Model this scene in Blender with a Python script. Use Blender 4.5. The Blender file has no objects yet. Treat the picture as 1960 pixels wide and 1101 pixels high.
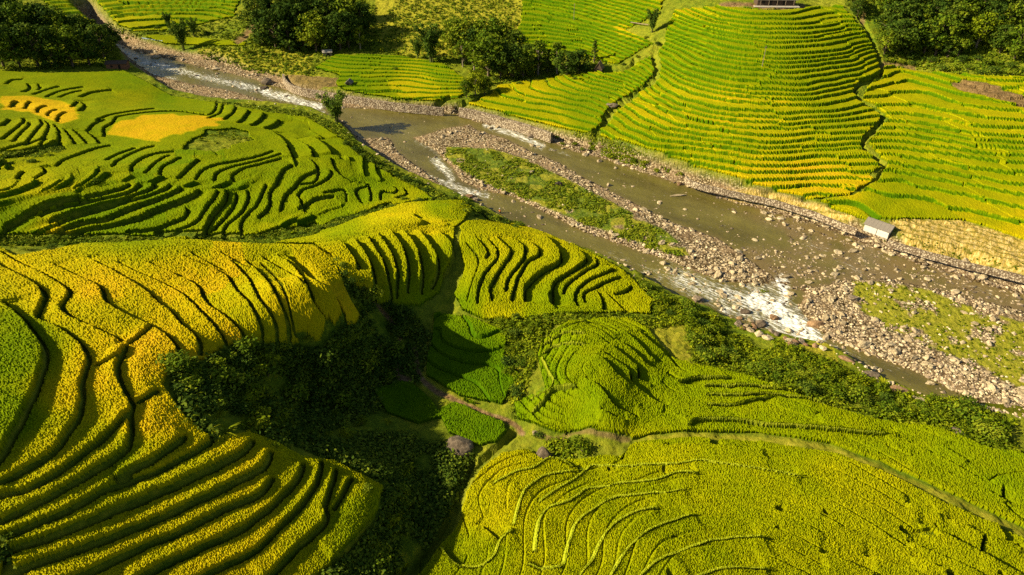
import bpy, bmesh, math, random
import numpy as np
from mathutils import Vector, Matrix, Euler

# ------------------------------------------------------------------ camera, sky, sun, exposure
SC = bpy.context.scene
PITCH = math.radians(33.0)
CAM_H = 100.0
FPX = 1325.0                      # focal length in pixels of a 1960 wide picture
cam_data = bpy.data.cameras.new('camera')
cam_data.sensor_width = 36.0
cam_data.lens = 36.0 * FPX / 1960.0
cam_data.clip_start = 1.0
cam_data.clip_end = 4000.0
cam = bpy.data.objects.new('camera', cam_data)
SC.collection.objects.link(cam)
cam.location = (0, 0, CAM_H)
cam.rotation_euler = (math.radians(90) - PITCH, 0, 0)
SC.camera = cam

SUN_ELEV = math.radians(30.0)
SUN_FROM = Vector((-0.985, -0.10, 0.0)).normalized()      # where the sun stands, seen from the valley
world = bpy.data.worlds.new('World')
SC.world = world
world.use_nodes = True
wn = world.node_tree.nodes
sky = wn.new('ShaderNodeTexSky')
sky.sky_type = 'NISHITA'
sky.sun_disc = False
sky.sun_elevation = SUN_ELEV
sky.sun_rotation = math.atan2(SUN_FROM.x, SUN_FROM.y)
wn['Background'].inputs['Strength'].default_value = 0.05
world.node_tree.links.new(sky.outputs[0], wn['Background'].inputs['Color'])

sun_data = bpy.data.lights.new('sun', 'SUN')
sun_data.energy = 5.0
sun_data.angle = math.radians(0.5)
sun_data.color = (1.0, 0.87, 0.58)
sun = bpy.data.objects.new('sun', sun_data)
SC.collection.objects.link(sun)
sd = Vector((SUN_FROM.x * math.cos(SUN_ELEV), SUN_FROM.y * math.cos(SUN_ELEV), math.sin(SUN_ELEV)))
sun.rotation_euler = sd.to_track_quat('Z', 'Y').to_euler()
sun.location = (-200, 0, 200)
SC.view_settings.view_transform = 'Standard'
SC.view_settings.look = 'None'
SC.view_settings.exposure = 1.12
SC.view_settings.gamma = 1.0
SC.cycles.use_denoising = False
SC.cycles.max_bounces = 5
SC.cycles.diffuse_bounces = 3
SC.cycles.transparent_max_bounces = 8

rnd = random.Random(7)
rng = np.random.default_rng(7)
COL = SC.collection

# ------------------------------------------------------------------ helpers
_T = np.random.default_rng(3).random((256, 256)).astype(np.float32)
def vnoise(x, y, seed=0):
    x = np.asarray(x, dtype=np.float64) + seed * 17.31
    y = np.asarray(y, dtype=np.float64) + seed * 9.77
    xi = np.floor(x).astype(np.int64); yi = np.floor(y).astype(np.int64)
    fx = x - xi; fy = y - yi
    fx = fx * fx * (3 - 2 * fx); fy = fy * fy * (3 - 2 * fy)
    a = _T[xi & 255, yi & 255]; b = _T[(xi + 1) & 255, yi & 255]
    c = _T[xi & 255, (yi + 1) & 255]; d = _T[(xi + 1) & 255, (yi + 1) & 255]
    return (a * (1 - fx) + b * fx) * (1 - fy) + (c * (1 - fx) + d * fx) * fy - 0.5
def fbm(x, y, seed=0, octv=3):
    s = 0.0; k = 1.0; f = 1.0
    for i in range(octv):
        s = s + k * vnoise(x * f, y * f, seed + i); k *= 0.5; f *= 2.03
    return s

CP, SP = math.cos(PITCH), math.sin(PITCH)
def project(x, y, z):
    up = y * SP + (z - CAM_H) * CP
    fw = y * CP - (z - CAM_H) * SP
    fw = np.maximum(fw, 1e-3)
    return 980 + FPX * x / fw, 550.5 - FPX * up / fw
def rays(u, v):
    dx = (np.asarray(u, float) - 980) / FPX
    dy = (550.5 - np.asarray(v, float)) / FPX
    return dx, CP + dy * SP, -SP + dy * CP

# the fall of the river along its course: a tilted plane
RA = np.array((93.0, 114.0)); RD = np.array((-270.0, 227.0)); RK = 11.0 / float(RD @ RD)
def river_z(x, y):
    return RK * ((x - RA[0]) * RD[0] + (y - RA[1]) * RD[1])
def on_plane(u, v, dz):
    dx, dy, dw = rays(u, v)
    den = dw - RK * (dx * RD[0] + dy * RD[1])
    t = (river_z(0, 0) + dz - CAM_H) / den
    return t * dx, t * dy, CAM_H + t * dw

def in_poly(u, v, poly):
    u = np.asarray(u); v = np.asarray(v)
    r = np.zeros(u.shape, bool)
    P = np.asarray(poly, float)
    us, vs = P[:, 0], P[:, 1]
    box = (u >= us.min()) & (u <= us.max()) & (v >= vs.min()) & (v <= vs.max())
    uu = u[box]; vv = v[box]; rr = np.zeros(uu.shape, bool)
    j = len(P) - 1
    for i in range(len(P)):
        if vs[i] != vs[j]:
            c = (vs[i] > vv) != (vs[j] > vv)
            rr ^= c & (uu < (us[j] - us[i]) * (vv - vs[i]) / (vs[j] - vs[i]) + us[i])
        j = i
    r[box] = rr
    return r
def dist_line(u, v, line):
    best = np.full(np.shape(u), 1e9)
    for (a, b), (c, d) in zip(line[:-1], line[1:]):
        ex, ey = c - a, d - b
        t = np.clip(((u - a) * ex + (v - b) * ey) / (ex * ex + ey * ey + 1e-9), 0, 1)
        best = np.minimum(best, np.hypot(u - a - t * ex, v - b - t * ey))
    return best
def catmull(pts, step):
    P = np.asarray(pts, float)
    if len(P) > 2:
        E = np.vstack([2 * P[0] - P[1], P, 2 * P[-1] - P[-2]])
        out = []
        for i in range(1, len(E) - 2):
            n = max(2, int(np.linalg.norm(E[i + 1] - E[i]) / step))
            t = np.linspace(0, 1, n, endpoint=False)[:, None]
            p0, p1, p2, p3 = E[i - 1], E[i], E[i + 1], E[i + 2]
            out.append(0.5 * (2 * p1 + (p2 - p0) * t + (2 * p0 - 5 * p1 + 4 * p2 - p3) * t * t + (3 * p1 - p0 - 3 * p2 + p3) * t ** 3))
        out.append(E[-2][None])
        return np.vstack(out)
    n = max(2, int(np.linalg.norm(P[1] - P[0]) / step))
    t = np.linspace(0, 1, n + 1)[:, None]
    return P[0] * (1 - t) + P[1] * t

def mesh_np(name, V, F, attrs=None, smooth=False, mats=(), mat_idx=None):
    """F: (n,4) or (n,3) int array"""
    me = bpy.data.meshes.new(name)
    V = np.ascontiguousarray(V, dtype=np.float32); F = np.ascontiguousarray(F, dtype=np.int32)
    n, k = F.shape
    me.vertices.add(len(V)); me.vertices.foreach_set('co', V.ravel())
    me.loops.add(n * k); me.loops.foreach_set('vertex_index', F.ravel())
    me.polygons.add(n)
    me.polygons.foreach_set('loop_start', np.arange(0, n * k, k, dtype=np.int32))
    me.polygons.foreach_set('use_smooth', np.full(n, smooth, bool))
    for m in mats: me.materials.append(m)
    if mat_idx is not None: me.polygons.foreach_set('material_index', np.asarray(mat_idx, np.int32))
    for an, arr in (attrs or {}).items():
        a = me.attributes.new(an, 'FLOAT', 'POINT')
        a.data.foreach_set('value', np.ascontiguousarray(arr, dtype=np.float32))
    me.update()
    return me
def link(name, me, loc=(0, 0, 0), rotz=0.0, scale=1.0, parent=None):
    o = bpy.data.objects.new(name, me)
    COL.objects.link(o)
    o.location = loc
    o.rotation_euler = (0, 0, rotz)
    o.scale = (scale,) * 3 if np.isscalar(scale) else scale
    if parent is not None: o.parent = parent
    return o
def tag(o, label=None, cat=None, group=None, kind=None):
    if label: o['label'] = label
    if cat: o['category'] = cat
    if group: o['group'] = group
    if kind: o['kind'] = kind
    return o

# ------------------------------------------------------------------ materials
class NT:
    def __init__(self, name, rough=0.8, spec=0.25):
        self.m = bpy.data.materials.new(name); self.m.use_nodes = True
        self.t = self.m.node_tree; self.n = self.t.nodes
        self.p = self.n['Principled BSDF']
        self.p.inputs['Roughness'].default_value = rough
        self.p.inputs['Specular IOR Level'].default_value = spec
        self._c = None
    def add(self, typ, **kw):
        x = self.n.new(typ)
        for k, v in kw.items(): setattr(x, k, v)
        return x
    def put(self, a, b): self.t.links.new(a, b)
    def coord(self):
        if self._c is None: self._c = self.add('ShaderNodeTexCoord')
        return self._c.outputs['Object']
    def noise(self, scale, detail=4, rough=0.6, stretch=None, dim=None):
        x = self.add('ShaderNodeTexNoise')
        x.inputs['Scale'].default_value = scale; x.inputs['Detail'].default_value = detail; x.inputs['Roughness'].default_value = rough
        c = self.coord()
        if stretch:
            mp = self.add('ShaderNodeMapping', vector_type='TEXTURE'); mp.inputs['Scale'].default_value = tuple(1.0 / q for q in stretch[:3])
            if len(stretch) > 3: mp.inputs['Rotation'].default_value[2] = stretch[3]
            self.put(c, mp.inputs[0]); c = mp.outputs[0]
        self.put(c, x.inputs['Vector'])
        return x.outputs['Fac']
    def attr(self, name): return self.add('ShaderNodeAttribute', attribute_name=name).outputs['Fac']
    def ramp(self, fac, stops, interp='LINEAR'):
        r = self.add('ShaderNodeValToRGB'); e = r.color_ramp.elements; r.color_ramp.interpolation = interp
        while len(e) < len(stops): e.new(0.5)
        for el, (p, c) in zip(e, stops):
            el.position = p; el.color = (*c, 1) if len(c) == 3 else c
        self.put(fac, r.inputs[0])
        return r.outputs[0]
    def mix(self, fac, a, b, blend='MIX'):
        x = self.add('ShaderNodeMix', data_type='RGBA', blend_type=blend)
        for sock, v in ((x.inputs[0], fac), (x.inputs[6], a), (x.inputs[7], b)):
            if hasattr(v, 'links') or hasattr(v, 'node'): self.put(v, sock)
            elif isinstance(v, tuple): sock.default_value = (*v, 1)
            else: sock.default_value = v
        return x.outputs[2]
    def math(self, op, a, b=0.0, clamp=False):
        x = self.add('ShaderNodeMath', operation=op); x.use_clamp = clamp
        for i, v in enumerate((a, b)):
            if hasattr(v, 'node'): self.put(v, x.inputs[i])
            else: x.inputs[i].default_value = v
        return x.outputs[0]
    def bump(self, h, strength=0.5, dist=0.1):
        b = self.add('ShaderNodeBump'); b.inputs['Strength'].default_value = strength; b.inputs['Distance'].default_value = dist
        self.put(h, b.inputs['Height']); self.put(b.outputs[0], self.p.inputs['Normal'])
    def color(self, c):
        if hasattr(c, 'node'): self.put(c, self.p.inputs['Base Color'])
        else: self.p.inputs['Base Color'].default_value = (*c, 1)
    def translucent(self, c, amount):
        tr = self.add('ShaderNodeBsdfTranslucent'); mx = self.add('ShaderNodeMixShader')
        if hasattr(c, 'node'): self.put(c, tr.inputs[0])
        else: tr.inputs[0].default_value = (*c, 1)
        mx.inputs[0].default_value = amount
        out = self.n['Material Output']
        self.put(self.p.outputs[0], mx.inputs[1]); self.put(tr.outputs[0], mx.inputs[2]); self.put(mx.outputs[0], out.inputs[0])

def mat_rice():
    k = NT('rice_leaves', 0.95, 0.02)
    f = k.math('ADD', k.attr('ripe'), k.math('MULTIPLY', k.math('SUBTRACT', k.noise(3.2, 3, 0.75), 0.5), 0.27))
    f = k.math('ADD', f, k.math('MULTIPLY', k.math('SUBTRACT', k.noise(0.16, 3, 0.6), 0.5), 0.3), True)
    c = k.ramp(f, [(0.0, (0.048, 0.115, 0.001)), (0.3, (0.135, 0.205, 0.001)), (0.5, (0.222, 0.248, 0.001)),
                   (0.7, (0.36, 0.325, 0.002)), (0.86, (0.49, 0.365, 0.003)), (1.0, (0.62, 0.37, 0.008))])
    c = k.mix(1.0, c, k.ramp(k.noise(11.0, 2, 0.9), [(0.38, (0.30, 0.36, 0.2)), (0.56, (1, 1, 1))]), 'MULTIPLY')  # dark grain: self-shade between the blades put into the colour
    k.color(c)
    return k.m
def mat_terrain():
    k = NT('grassy_ground', 0.95, 0.03)
    g = k.ramp(k.noise(0.5, 5, 0.7), [(0.25, (0.035, 0.075, 0.006)), (0.5, (0.10, 0.15, 0.008)), (0.7, (0.22, 0.23, 0.012))])
    g = k.mix(k.attr('dry'), g, k.ramp(k.noise(0.7, 5, 0.7), [(0.3, (0.16, 0.17, 0.015)), (0.5, (0.34, 0.30, 0.02)), (0.75, (0.5, 0.40, 0.05))]))
    s = k.ramp(k.noise(0.8, 5, 0.7), [(0.25, (0.07, 0.040, 0.016)), (0.55, (0.20, 0.125, 0.055)), (0.75, (0.36, 0.245, 0.125))])
    vo = k.add('ShaderNodeTexVoronoi'); vo.inputs['Scale'].default_value = 1.7; k.put(k.coord(), vo.inputs['Vector'])
    peb = k.ramp(vo.outputs['Color'], [(0.15, (0.17, 0.13, 0.07)), (0.5, (0.40, 0.315, 0.185)), (0.85, (0.62, 0.50, 0.31))])
    peb = k.mix(1.0, peb, k.ramp(vo.outputs['Distance'], [(0.30, (1, 1, 1)), (0.62, (0.22, 0.18, 0.14))]), 'MULTIPLY')
    peb = k.mix(k.math('MULTIPLY', k.ramp(k.noise(0.12, 4, 0.6), [(0.45, (0, 0, 0)), (0.62, (1, 1, 1))]), 0.55), peb, (0.30, 0.20, 0.11))
    st = k.ramp(k.noise(0.9, 6, 0.75, (0.35, 1.6, 1, 1.0)), [(0.3, (0.16, 0.13, 0.015)), (0.47, (0.40, 0.28, 0.06)), (0.62, (0.66, 0.49, 0.19))])
    g = k.mix(k.attr('bund'), g, k.ramp(k.noise(1.5, 4, 0.7), [(0.3, (0.24, 0.30, 0.006)), (0.7, (0.46, 0.48, 0.02))]))
    sx = k.add('ShaderNodeSeparateXYZ'); k.put(k.coord(), sx.inputs[0])
    row = k.math('ADD', k.math('ADD', k.math('MULTIPLY', sx.outputs[0], 0.55), k.math('MULTIPLY', sx.outputs[1], 0.83)), k.math('MULTIPLY', k.noise(0.18, 3, 0.6), 5.0))
    row = k.math('ADD', k.math('MULTIPLY', k.math('SINE', k.math('MULTIPLY', row, 2.6)), 0.5), k.math('MULTIPLY', k.noise(1.3, 5, 0.8), 1.2))
    st = k.mix(k.ramp(row, [(0.05, (1, 1, 1)), (0.40, (0, 0, 0))]), st, (0.15, 0.135, 0.02))
    c = k.mix(k.attr('soil'), g, s)
    c = k.mix(k.attr('gravel'), c, peb)
    c = k.mix(k.attr('straw'), c, st)
    c = k.mix(k.attr('wet'), c, k.mix(1.0, c, (0.35, 0.30, 0.24), 'MULTIPLY'))
    k.color(c)
    k.bump(k.noise(1.8, 5, 0.8), 0.9, 0.5)
    return k.m
def mat_water():
    k = NT('murky_river_water', 0.14, 0.35)
    c = k.ramp(k.noise(0.11, 5, 0.65, (0.5, 1.2, 1, -0.7)), [(0.3, (0.058, 0.052, 0.006)), (0.5, (0.105, 0.094, 0.012)), (0.7, (0.165, 0.145, 0.024))])
    c = k.mix(k.attr('shallow'), c, (0.15, 0.105, 0.036))
    n = k.noise(1.5, 6, 0.8, (0.28, 1.5, 1, -0.7))
    f = k.math('ADD', k.attr('foam'), k.math('MULTIPLY', k.math('SUBTRACT', n, 0.52), 4.2))
    fm = k.ramp(f, [(0.42, (0, 0, 0)), (0.75, (0.30, 0.30, 0.30)), (1.0, (0.95, 0.95, 0.95))])
    k.color(k.mix(fm, c, (0.88, 0.86, 0.78)))
    k.put(k.ramp(fm, [(0, (0.12,) * 3), (1, (0.8,) * 3)]), k.p.inputs['Roughness'])
    k.bump(k.math('ADD', k.noise(1.6, 3, 0.6, (0.6, 1.5, 1, -0.7)), k.math('MULTIPLY', n, k.attr('foam'))), 0.5, 0.35)
    return k.m
def mat_leaf(name, dark, mid, light, transl=0.22):
    k = NT(name, 0.85, 0.04)
    t = k.math('ADD', k.attr('tint'), k.math('MULTIPLY', k.math('SUBTRACT', k.noise(0.25, 3, 0.6), 0.5), 0.5))
    oi = k.add('ShaderNodeObjectInfo')
    t = k.math('ADD', t, k.math('MULTIPLY', k.math('SUBTRACT', oi.outputs['Random'], 0.5), 0.35), True)
    c = k.ramp(t, [(0.1, dark), (0.5, mid), (0.95, light)])
    k.color(c); k.translucent(c, transl)
    return k.m
def mat_bark(name='bark', a=(0.05, 0.035, 0.02), b=(0.20, 0.15, 0.10)):
    k = NT(name, 0.9, 0.1)
    k.color(k.ramp(k.noise(2.5, 5, 0.7, (4, 4, 0.7)), [(0.3, a), (0.7, b)])); k.bump(k.noise(4, 4, 0.7), 0.6, 0.1)
    return k.m
def mat_rock(name, a, b, c, sc=1.2):
    k = NT(name, 0.85, 0.25)
    oi = k.add('ShaderNodeObjectInfo')
    base = k.ramp(k.math('ADD', k.noise(sc, 6, 0.7), k.math('MULTIPLY', k.math('SUBTRACT', oi.outputs['Random'], 0.5), 0.3)), [(0.25, a), (0.5, b), (0.75, c)])
    base = k.mix(1.0, base, k.ramp(k.noise(sc * 4, 4, 0.8), [(0.35, (0.6, 0.58, 0.55)), (0.6, (1, 1, 1))]), 'MULTIPLY')
    k.color(base); k.bump(k.noise(sc * 3, 6, 0.75), 0.7, 0.15)
    return k.m
def mat_rubble():
    k = NT('river_stones', 0.85, 0.25)
    t = k.math('ADD', k.attr('tint'), k.math('MULTIPLY', k.math('SUBTRACT', k.noise(2.0, 4, 0.7), 0.5), 0.5), True)
    k.color(k.ramp(t, [(0.0, (0.10, 0.075, 0.05)), (0.35, (0.30, 0.22, 0.14)), (0.65, (0.50, 0.39, 0.235)), (1.0, (0.66, 0.54, 0.35))]))
    return k.m
def mat_plain(name, c, var=0.25, rough=0.8, sc=3.0, stretch=None):
    k = NT(name, rough, 0.25)
    lo = tuple(x * (1 - var) for x in c); hi = tuple(min(1, x * (1 + var)) for x in c)
    k.color(k.ramp(k.noise(sc, 5, 0.7, stretch), [(0.3, lo), (0.7, hi)])); k.bump(k.noise(sc * 3, 4, 0.7, stretch), 0.3, 0.05)
    return k.m
def mat_stonework():
    k = NT('rubble_stone_wall', 0.9, 0.2)
    vo = k.add('ShaderNodeTexVoronoi'); vo.inputs['Scale'].default_value = 2.2; k.put(k.coord(), vo.inputs['Vector'])
    c = k.ramp(vo.outputs['Color'], [(0.2, (0.22, 0.17, 0.12)), (0.8, (0.50, 0.42, 0.30))])
    c = k.mix(1.0, c, k.ramp(vo.outputs['Distance'], [(0.3, (1, 1, 1)), (0.6, (0.35, 0.3, 0.25))]), 'MULTIPLY')
    k.color(c); k.bump(vo.outputs['Distance'], 0.8, 0.15)
    return k.m
# ------------------------------------------------------------------ survey of the valley: (u, v, height above the river's plane)
CTRL = [
 # far left fields
 (0,150,7),(100,150,6),(200,150,4.5),(280,170,3.5),(0,200,11),(150,210,9.5),(300,215,8),(420,210,5.5),(490,212,4),
 (0,260,17),(100,255,15.5),(200,270,12.5),(330,250,11.8),(430,250,10.5),(560,260,7),(620,262,5),(0,340,19),(150,330,17.5),
 (300,320,15),(430,315,13),(560,310,10),(650,310,7.5),(710,325,5),(0,390,18.5),(100,390,17),(250,380,14.5),(400,380,12),
 (520,370,10),(620,380,8),(720,380,6),(800,382,5),(0,445,14),(150,443,12),(300,446,10),(450,446,8),(560,440,7),(650,420,6.5),
 # gold spur on the left
 (0,478,26),(100,480,26),(230,475,25),(350,468,24),(480,476,22),(600,478,20),
 (0,520,28.5),(0,600,30),(0,700,31),(0,800,30.5),(0,880,29),(0,960,26.8),(0,1040,24.3),(0,1100,22.4),
 (100,560,28),(100,650,29.2),(110,750,29.4),(100,850,28.3),(100,950,25.8),(120,1050,22.3),
 (200,520,26.8),(220,600,27.3),(215,700,27.7),(210,800,27),(220,900,24.6),(250,1000,21.2),(280,1090,18.4),
 (330,540,25),(320,620,25.6),(290,720,26.9),(290,820,25.9),(450,540,23.2),(430,620,24.2),(370,670,25.4),(560,540,21.8),(530,620,22.8),
 (600,620,21.2),(650,560,20),(680,612,19),(400,890,21.8),(500,860,20.4),(450,1000,17.9),(550,950,16.9),(640,900,15.5),(600,1050,14.2),
 (720,950,13.6),(690,1050,12.2),
 # ravine
 (370,735,24.3),(430,720,22),(500,740,17.5),(600,730,11),(700,700,8),(760,680,6.5),(800,720,5.5),(590,810,12),(680,800,8.5),(420,800,22.6),
 (500,830,18.6),(560,672,17.5),(750,620,8),(720,600,11),(850,830,5),(700,850,9),(800,920,6),(850,900,5),(890,900,4.2),(800,1000,6.5),(760,1090,8),
 # middle knoll
 (660,470,18.5),(640,500,19),(700,425,10),(740,420,11),(700,450,16.5),(770,432,14),(820,450,12.5),(880,400,8.5),(850,410,9.5),(800,400,8),(700,520,17),(740,520,15.3),(800,520,13),(850,500,11.5),
 (715,572,14),(770,568,12),(828,545,10.5),(600,460,14),(540,465,13.5),(660,435,9.5),
 (895,470,12.5),(960,450,10.5),(905,540,11.5),(960,530,10),(1030,470,8.8),(1030,550,8.2),(1100,500,7.2),(1100,570,6.8),(1160,530,5.8),(1180,588,5.4),(1235,580,4.6),
 (1000,590,8.2),(930,605,8),(872,520,9.5),(860,570,8),(850,600,7.2),
 # green hollow
 (850,650,7),(920,650,7.8),(880,720,6),(960,710,6.8),(900,770,5.6),(930,810,5.6),
 # right dome
 (1025,670,8),(1045,640,9.5),(1100,630,11.5),(1150,700,13.5),(1090,740,12.5),(1040,780,9.5),(1150,780,12.8),(1220,670,9.5),(1280,710,8),(1240,750,10),(1300,780,10),
 (1265,645,6.5),(1310,640,6),(1400,740,8.5),(1500,760,8),(1600,800,8),(1700,830,7.6),(1800,850,7),(1900,880,7),(1960,900,7),(1120,600,7.5),(1010,812,6.5),(1100,828,8),(1210,832,9.5),
 (1350,620,3.8),(1400,690,3.5),(1500,700,4.5),(1580,692,3.6),(1650,745,3.8),(1780,795,4.5),(1900,825,5),(1960,835,5),(1450,650,3),
 # right foreground
 (900,960,7.5),(960,900,7.8),(1000,960,9.5),(1045,885,8),(1100,878,8.3),(1050,1000,11.5),(1000,1050,10.2),(930,1050,8),(1150,950,12.5),(1200,1040,16),(1130,1080,13.5),(1300,900,12.5),
 (1300,1000,16.5),(1300,1090,19),(1450,900,13),(1450,1000,16.5),(1500,1090,19),(1600,900,12),(1650,1000,14.5),(1700,1090,16),(1750,950,11),(1850,1000,11),(1900,1080,12.5),
 (1960,1020,9),(1960,1100,11.5),(1250,855,10.3),(1450,845,10),
 # far side
 (650,120,5.5),(700,150,4.5),(800,150,5),(850,190,3.8),(880,140,7),(760,113,7),(500,100,5),(400,92,5),(330,80,4),(560,60,11),(560,90,6.5),
 (900,30,17),(700,30,15),(980,60,14.5),(980,0,21),(750,0,20),(1100,0,24),(1100,60,17),(1100,110,11),(1000,140,6.5),(940,180,4.5),(1000,180,6),(1050,215,5),(1100,180,8),(1150,140,12),
 (1150,230,6.5),(1200,180,10.5),(1250,110,18),(1250,40,26),(1250,300,5.5),(1250,220,11),(1350,320,5.5),(1350,220,14),(1350,120,23),(1350,40,31),(1500,300,9),(1550,350,4.6),(1500,220,16),(1500,120,26),
 (1500,30,35),(1400,0,36),(1600,0,37),(1620,100,27),(1640,180,18.5),(1640,260,12.5),(1660,320,7.5),(1450,270,11.5),(1700,380,4.6),(1800,400,4.8),(1900,420,5),(1960,430,5.5),(1720,330,7),(1850,330,9),
 (1960,340,10),(1700,240,14),(1850,240,16.5),(1960,260,16),(1720,140,20),(1850,150,22.5),(1960,170,22.5),(1750,40,34),(1900,60,33),(1960,0,40),(1700,0,40),(1430,360,4),
 (250,88,4),(150,112,4),(0,122,6),(100,60,7),(0,50,9),(200,40,7),(300,50,6.5),(400,40,8),(200,0,11),(400,0,12),(0,0,14),(500,20,13),
]
BANK = [  # a few metres above the gravel on either side
 (300,193,2.6),(450,205,2.8),(560,222,3.2),(655,262,4),(740,334,4),(825,372,4),(930,422,4),(1060,458,4),(1160,503,4),(1275,580,4),(1400,640,2.6),
 (560,160,3),(640,182,3),(760,201,3),(850,205,3),(920,210,3.4),(1000,238,3.4),(1060,257,3.5),(1150,282,3.8),(1250,312,4),(1330,342,3),(1450,374,3),(1540,394,3),(1640,432,3),(1760,472,3),(1860,495,3),(1960,525,3),
 (480,130,2.5),(360,98,2.5),(1720,440,3.8),(1850,460,4),(1960,490,4)]
FREE = [(-150,80,40),(-150,150,34),(-260,250,34),(0,15,30),(-60,20,30),(130,40,24),(180,100,12),(260,200,16),(330,330,62),(0,640,95),(-400,640,90),(420,600,130),(-320,420,40),(150,480,95),(-150,520,60)]

RIVER = [(150,40),(205,75),(250,125),(285,150),(330,178),(400,190),(470,196),(520,202),(600,215),(640,232),(662,250),(690,285),(760,328),(820,352),(880,378),(940,405),(1000,440),(1080,470),(1160,503),
 (1220,533),(1290,575),(1350,598),(1420,628),(1500,652),(1580,668),(1620,692),(1680,733),(1760,768),(1850,784),(1920,792),(1960,802),(2400,960),(2600,700),(1960,545),(1850,500),(1740,480),(1640,443),(1540,402),(1440,382),
 (1320,347),(1230,320),(1150,290),(1060,265),(1000,248),(940,230),(880,215),(850,212),(760,208),(700,197),(620,184),(560,172),(540,152),(480,140),(420,120),(340,105),(280,92),(225,72),(180,35)]
WATER = [
 [(150,48),(262,100),(340,117),(420,136),(480,150),(540,170),(600,190),(640,205),(700,208),(780,210),(840,215),(900,226),(912,236),(850,247),(800,262),(740,264),(690,266),(668,248),(650,228),(600,212),(520,196),(440,174),(360,160),(290,142),(225,95)],
 [(742,256),(790,264),(832,286),(865,320),(880,345),(920,362),(980,375),(1040,405),(1110,440),(1180,465),(1240,485),(1300,505),(1330,520),(1400,540),(1460,545),(1500,515),(1545,560),(1530,590),(1560,622),(1590,650),(1640,668),
  (1700,692),(1760,715),(1810,740),(1880,775),(2300,930),(2300,965),(1830,782),(1760,766),(1680,733),(1620,696),(1560,657),(1480,642),(1400,614),(1330,590),(1260,558),(1200,523),(1120,488),(1040,453),(980,428),(930,398),(872,374),(838,348),(798,318),(760,290)],
 [(890,230),(950,241),(1000,256),(1050,270),(1100,290),(1160,305),(1230,330),(1310,355),(1400,386),(1480,406),(1560,428),(1640,458),(1740,497),(1850,530),(1960,562),(2300,680),(2300,720),(1960,598),(1880,576),(1800,558),(1700,538),(1620,540),
  (1560,552),(1500,545),(1440,505),(1380,458),(1290,428),(1230,398),(1170,367),(1110,337),(1070,312),(1020,292),(970,266),(910,248)],
]
ISLAND = [(855,285),(940,288),(1010,310),(1080,345),(1140,375),(1210,412),(1270,445),(1310,478),(1322,497),(1250,480),(1160,447),(1080,417),(1010,385),(940,357),(890,332),(850,302)]
GRASSBAR = [(1630,540),(1760,552),(1850,588),(1960,622),(2300,740),(2300,905),(1960,752),(1880,712),(1780,668),(1690,628),(1640,592)]
SHOAL = [(1400,400),(1480,407),(1560,428),(1740,495),(1960,560),(2300,690),(2300,720),(1960,602),(1800,562),(1640,548),(1560,560),(1480,550),(1400,500),(1430,470),(1520,480),(1500,440)]
FOAM = [([(1440,572),(1480,590),(1510,612),(1545,640)],34,1.1),([(1500,545),(1498,575),(1500,600)],24,1.05),([(1295,530),(1350,554),(1420,574)],28,.76),([(1380,592),(1440,604),(1500,632)],16,.75),([(1560,650),(1610,672),(1650,685)],12,.42),([(1240,520),(1300,545)],16,.38),
 ([(830,302),(850,325),(858,345)],10,.82),([(845,347),(890,364),(930,374)],9,.74),([(810,333),(850,351),(885,371)],6,.62),([(800,272),(835,290)],6,.42),([(275,120),(330,132),(370,141)],9,.74),([(300,146),(340,152)],5,.6),([(375,145),(440,159)],9,.72),([(235,100),(280,114)],7,.6),([(445,160),(500,172)],9,.74),([(505,176),(560,190),(615,206)],11,.88),
 ([(930,240),(980,254),(1030,277)],9,.84),([(1050,284),(1090,298)],4,.5),([(1160,485),(1200,500)],12,.28),([(1640,690),(1720,712)],8,.3),([(1350,522),(1380,550)],14,.45),([(1540,465),(1580,478)],7,.4),([(1440,545),(1480,558)],16,.6),([(880,290),(920,310)],5,.35),([(1840,545),(1900,560)],6,.4),([(1600,500),(1640,515)],6,.4)]

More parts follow.
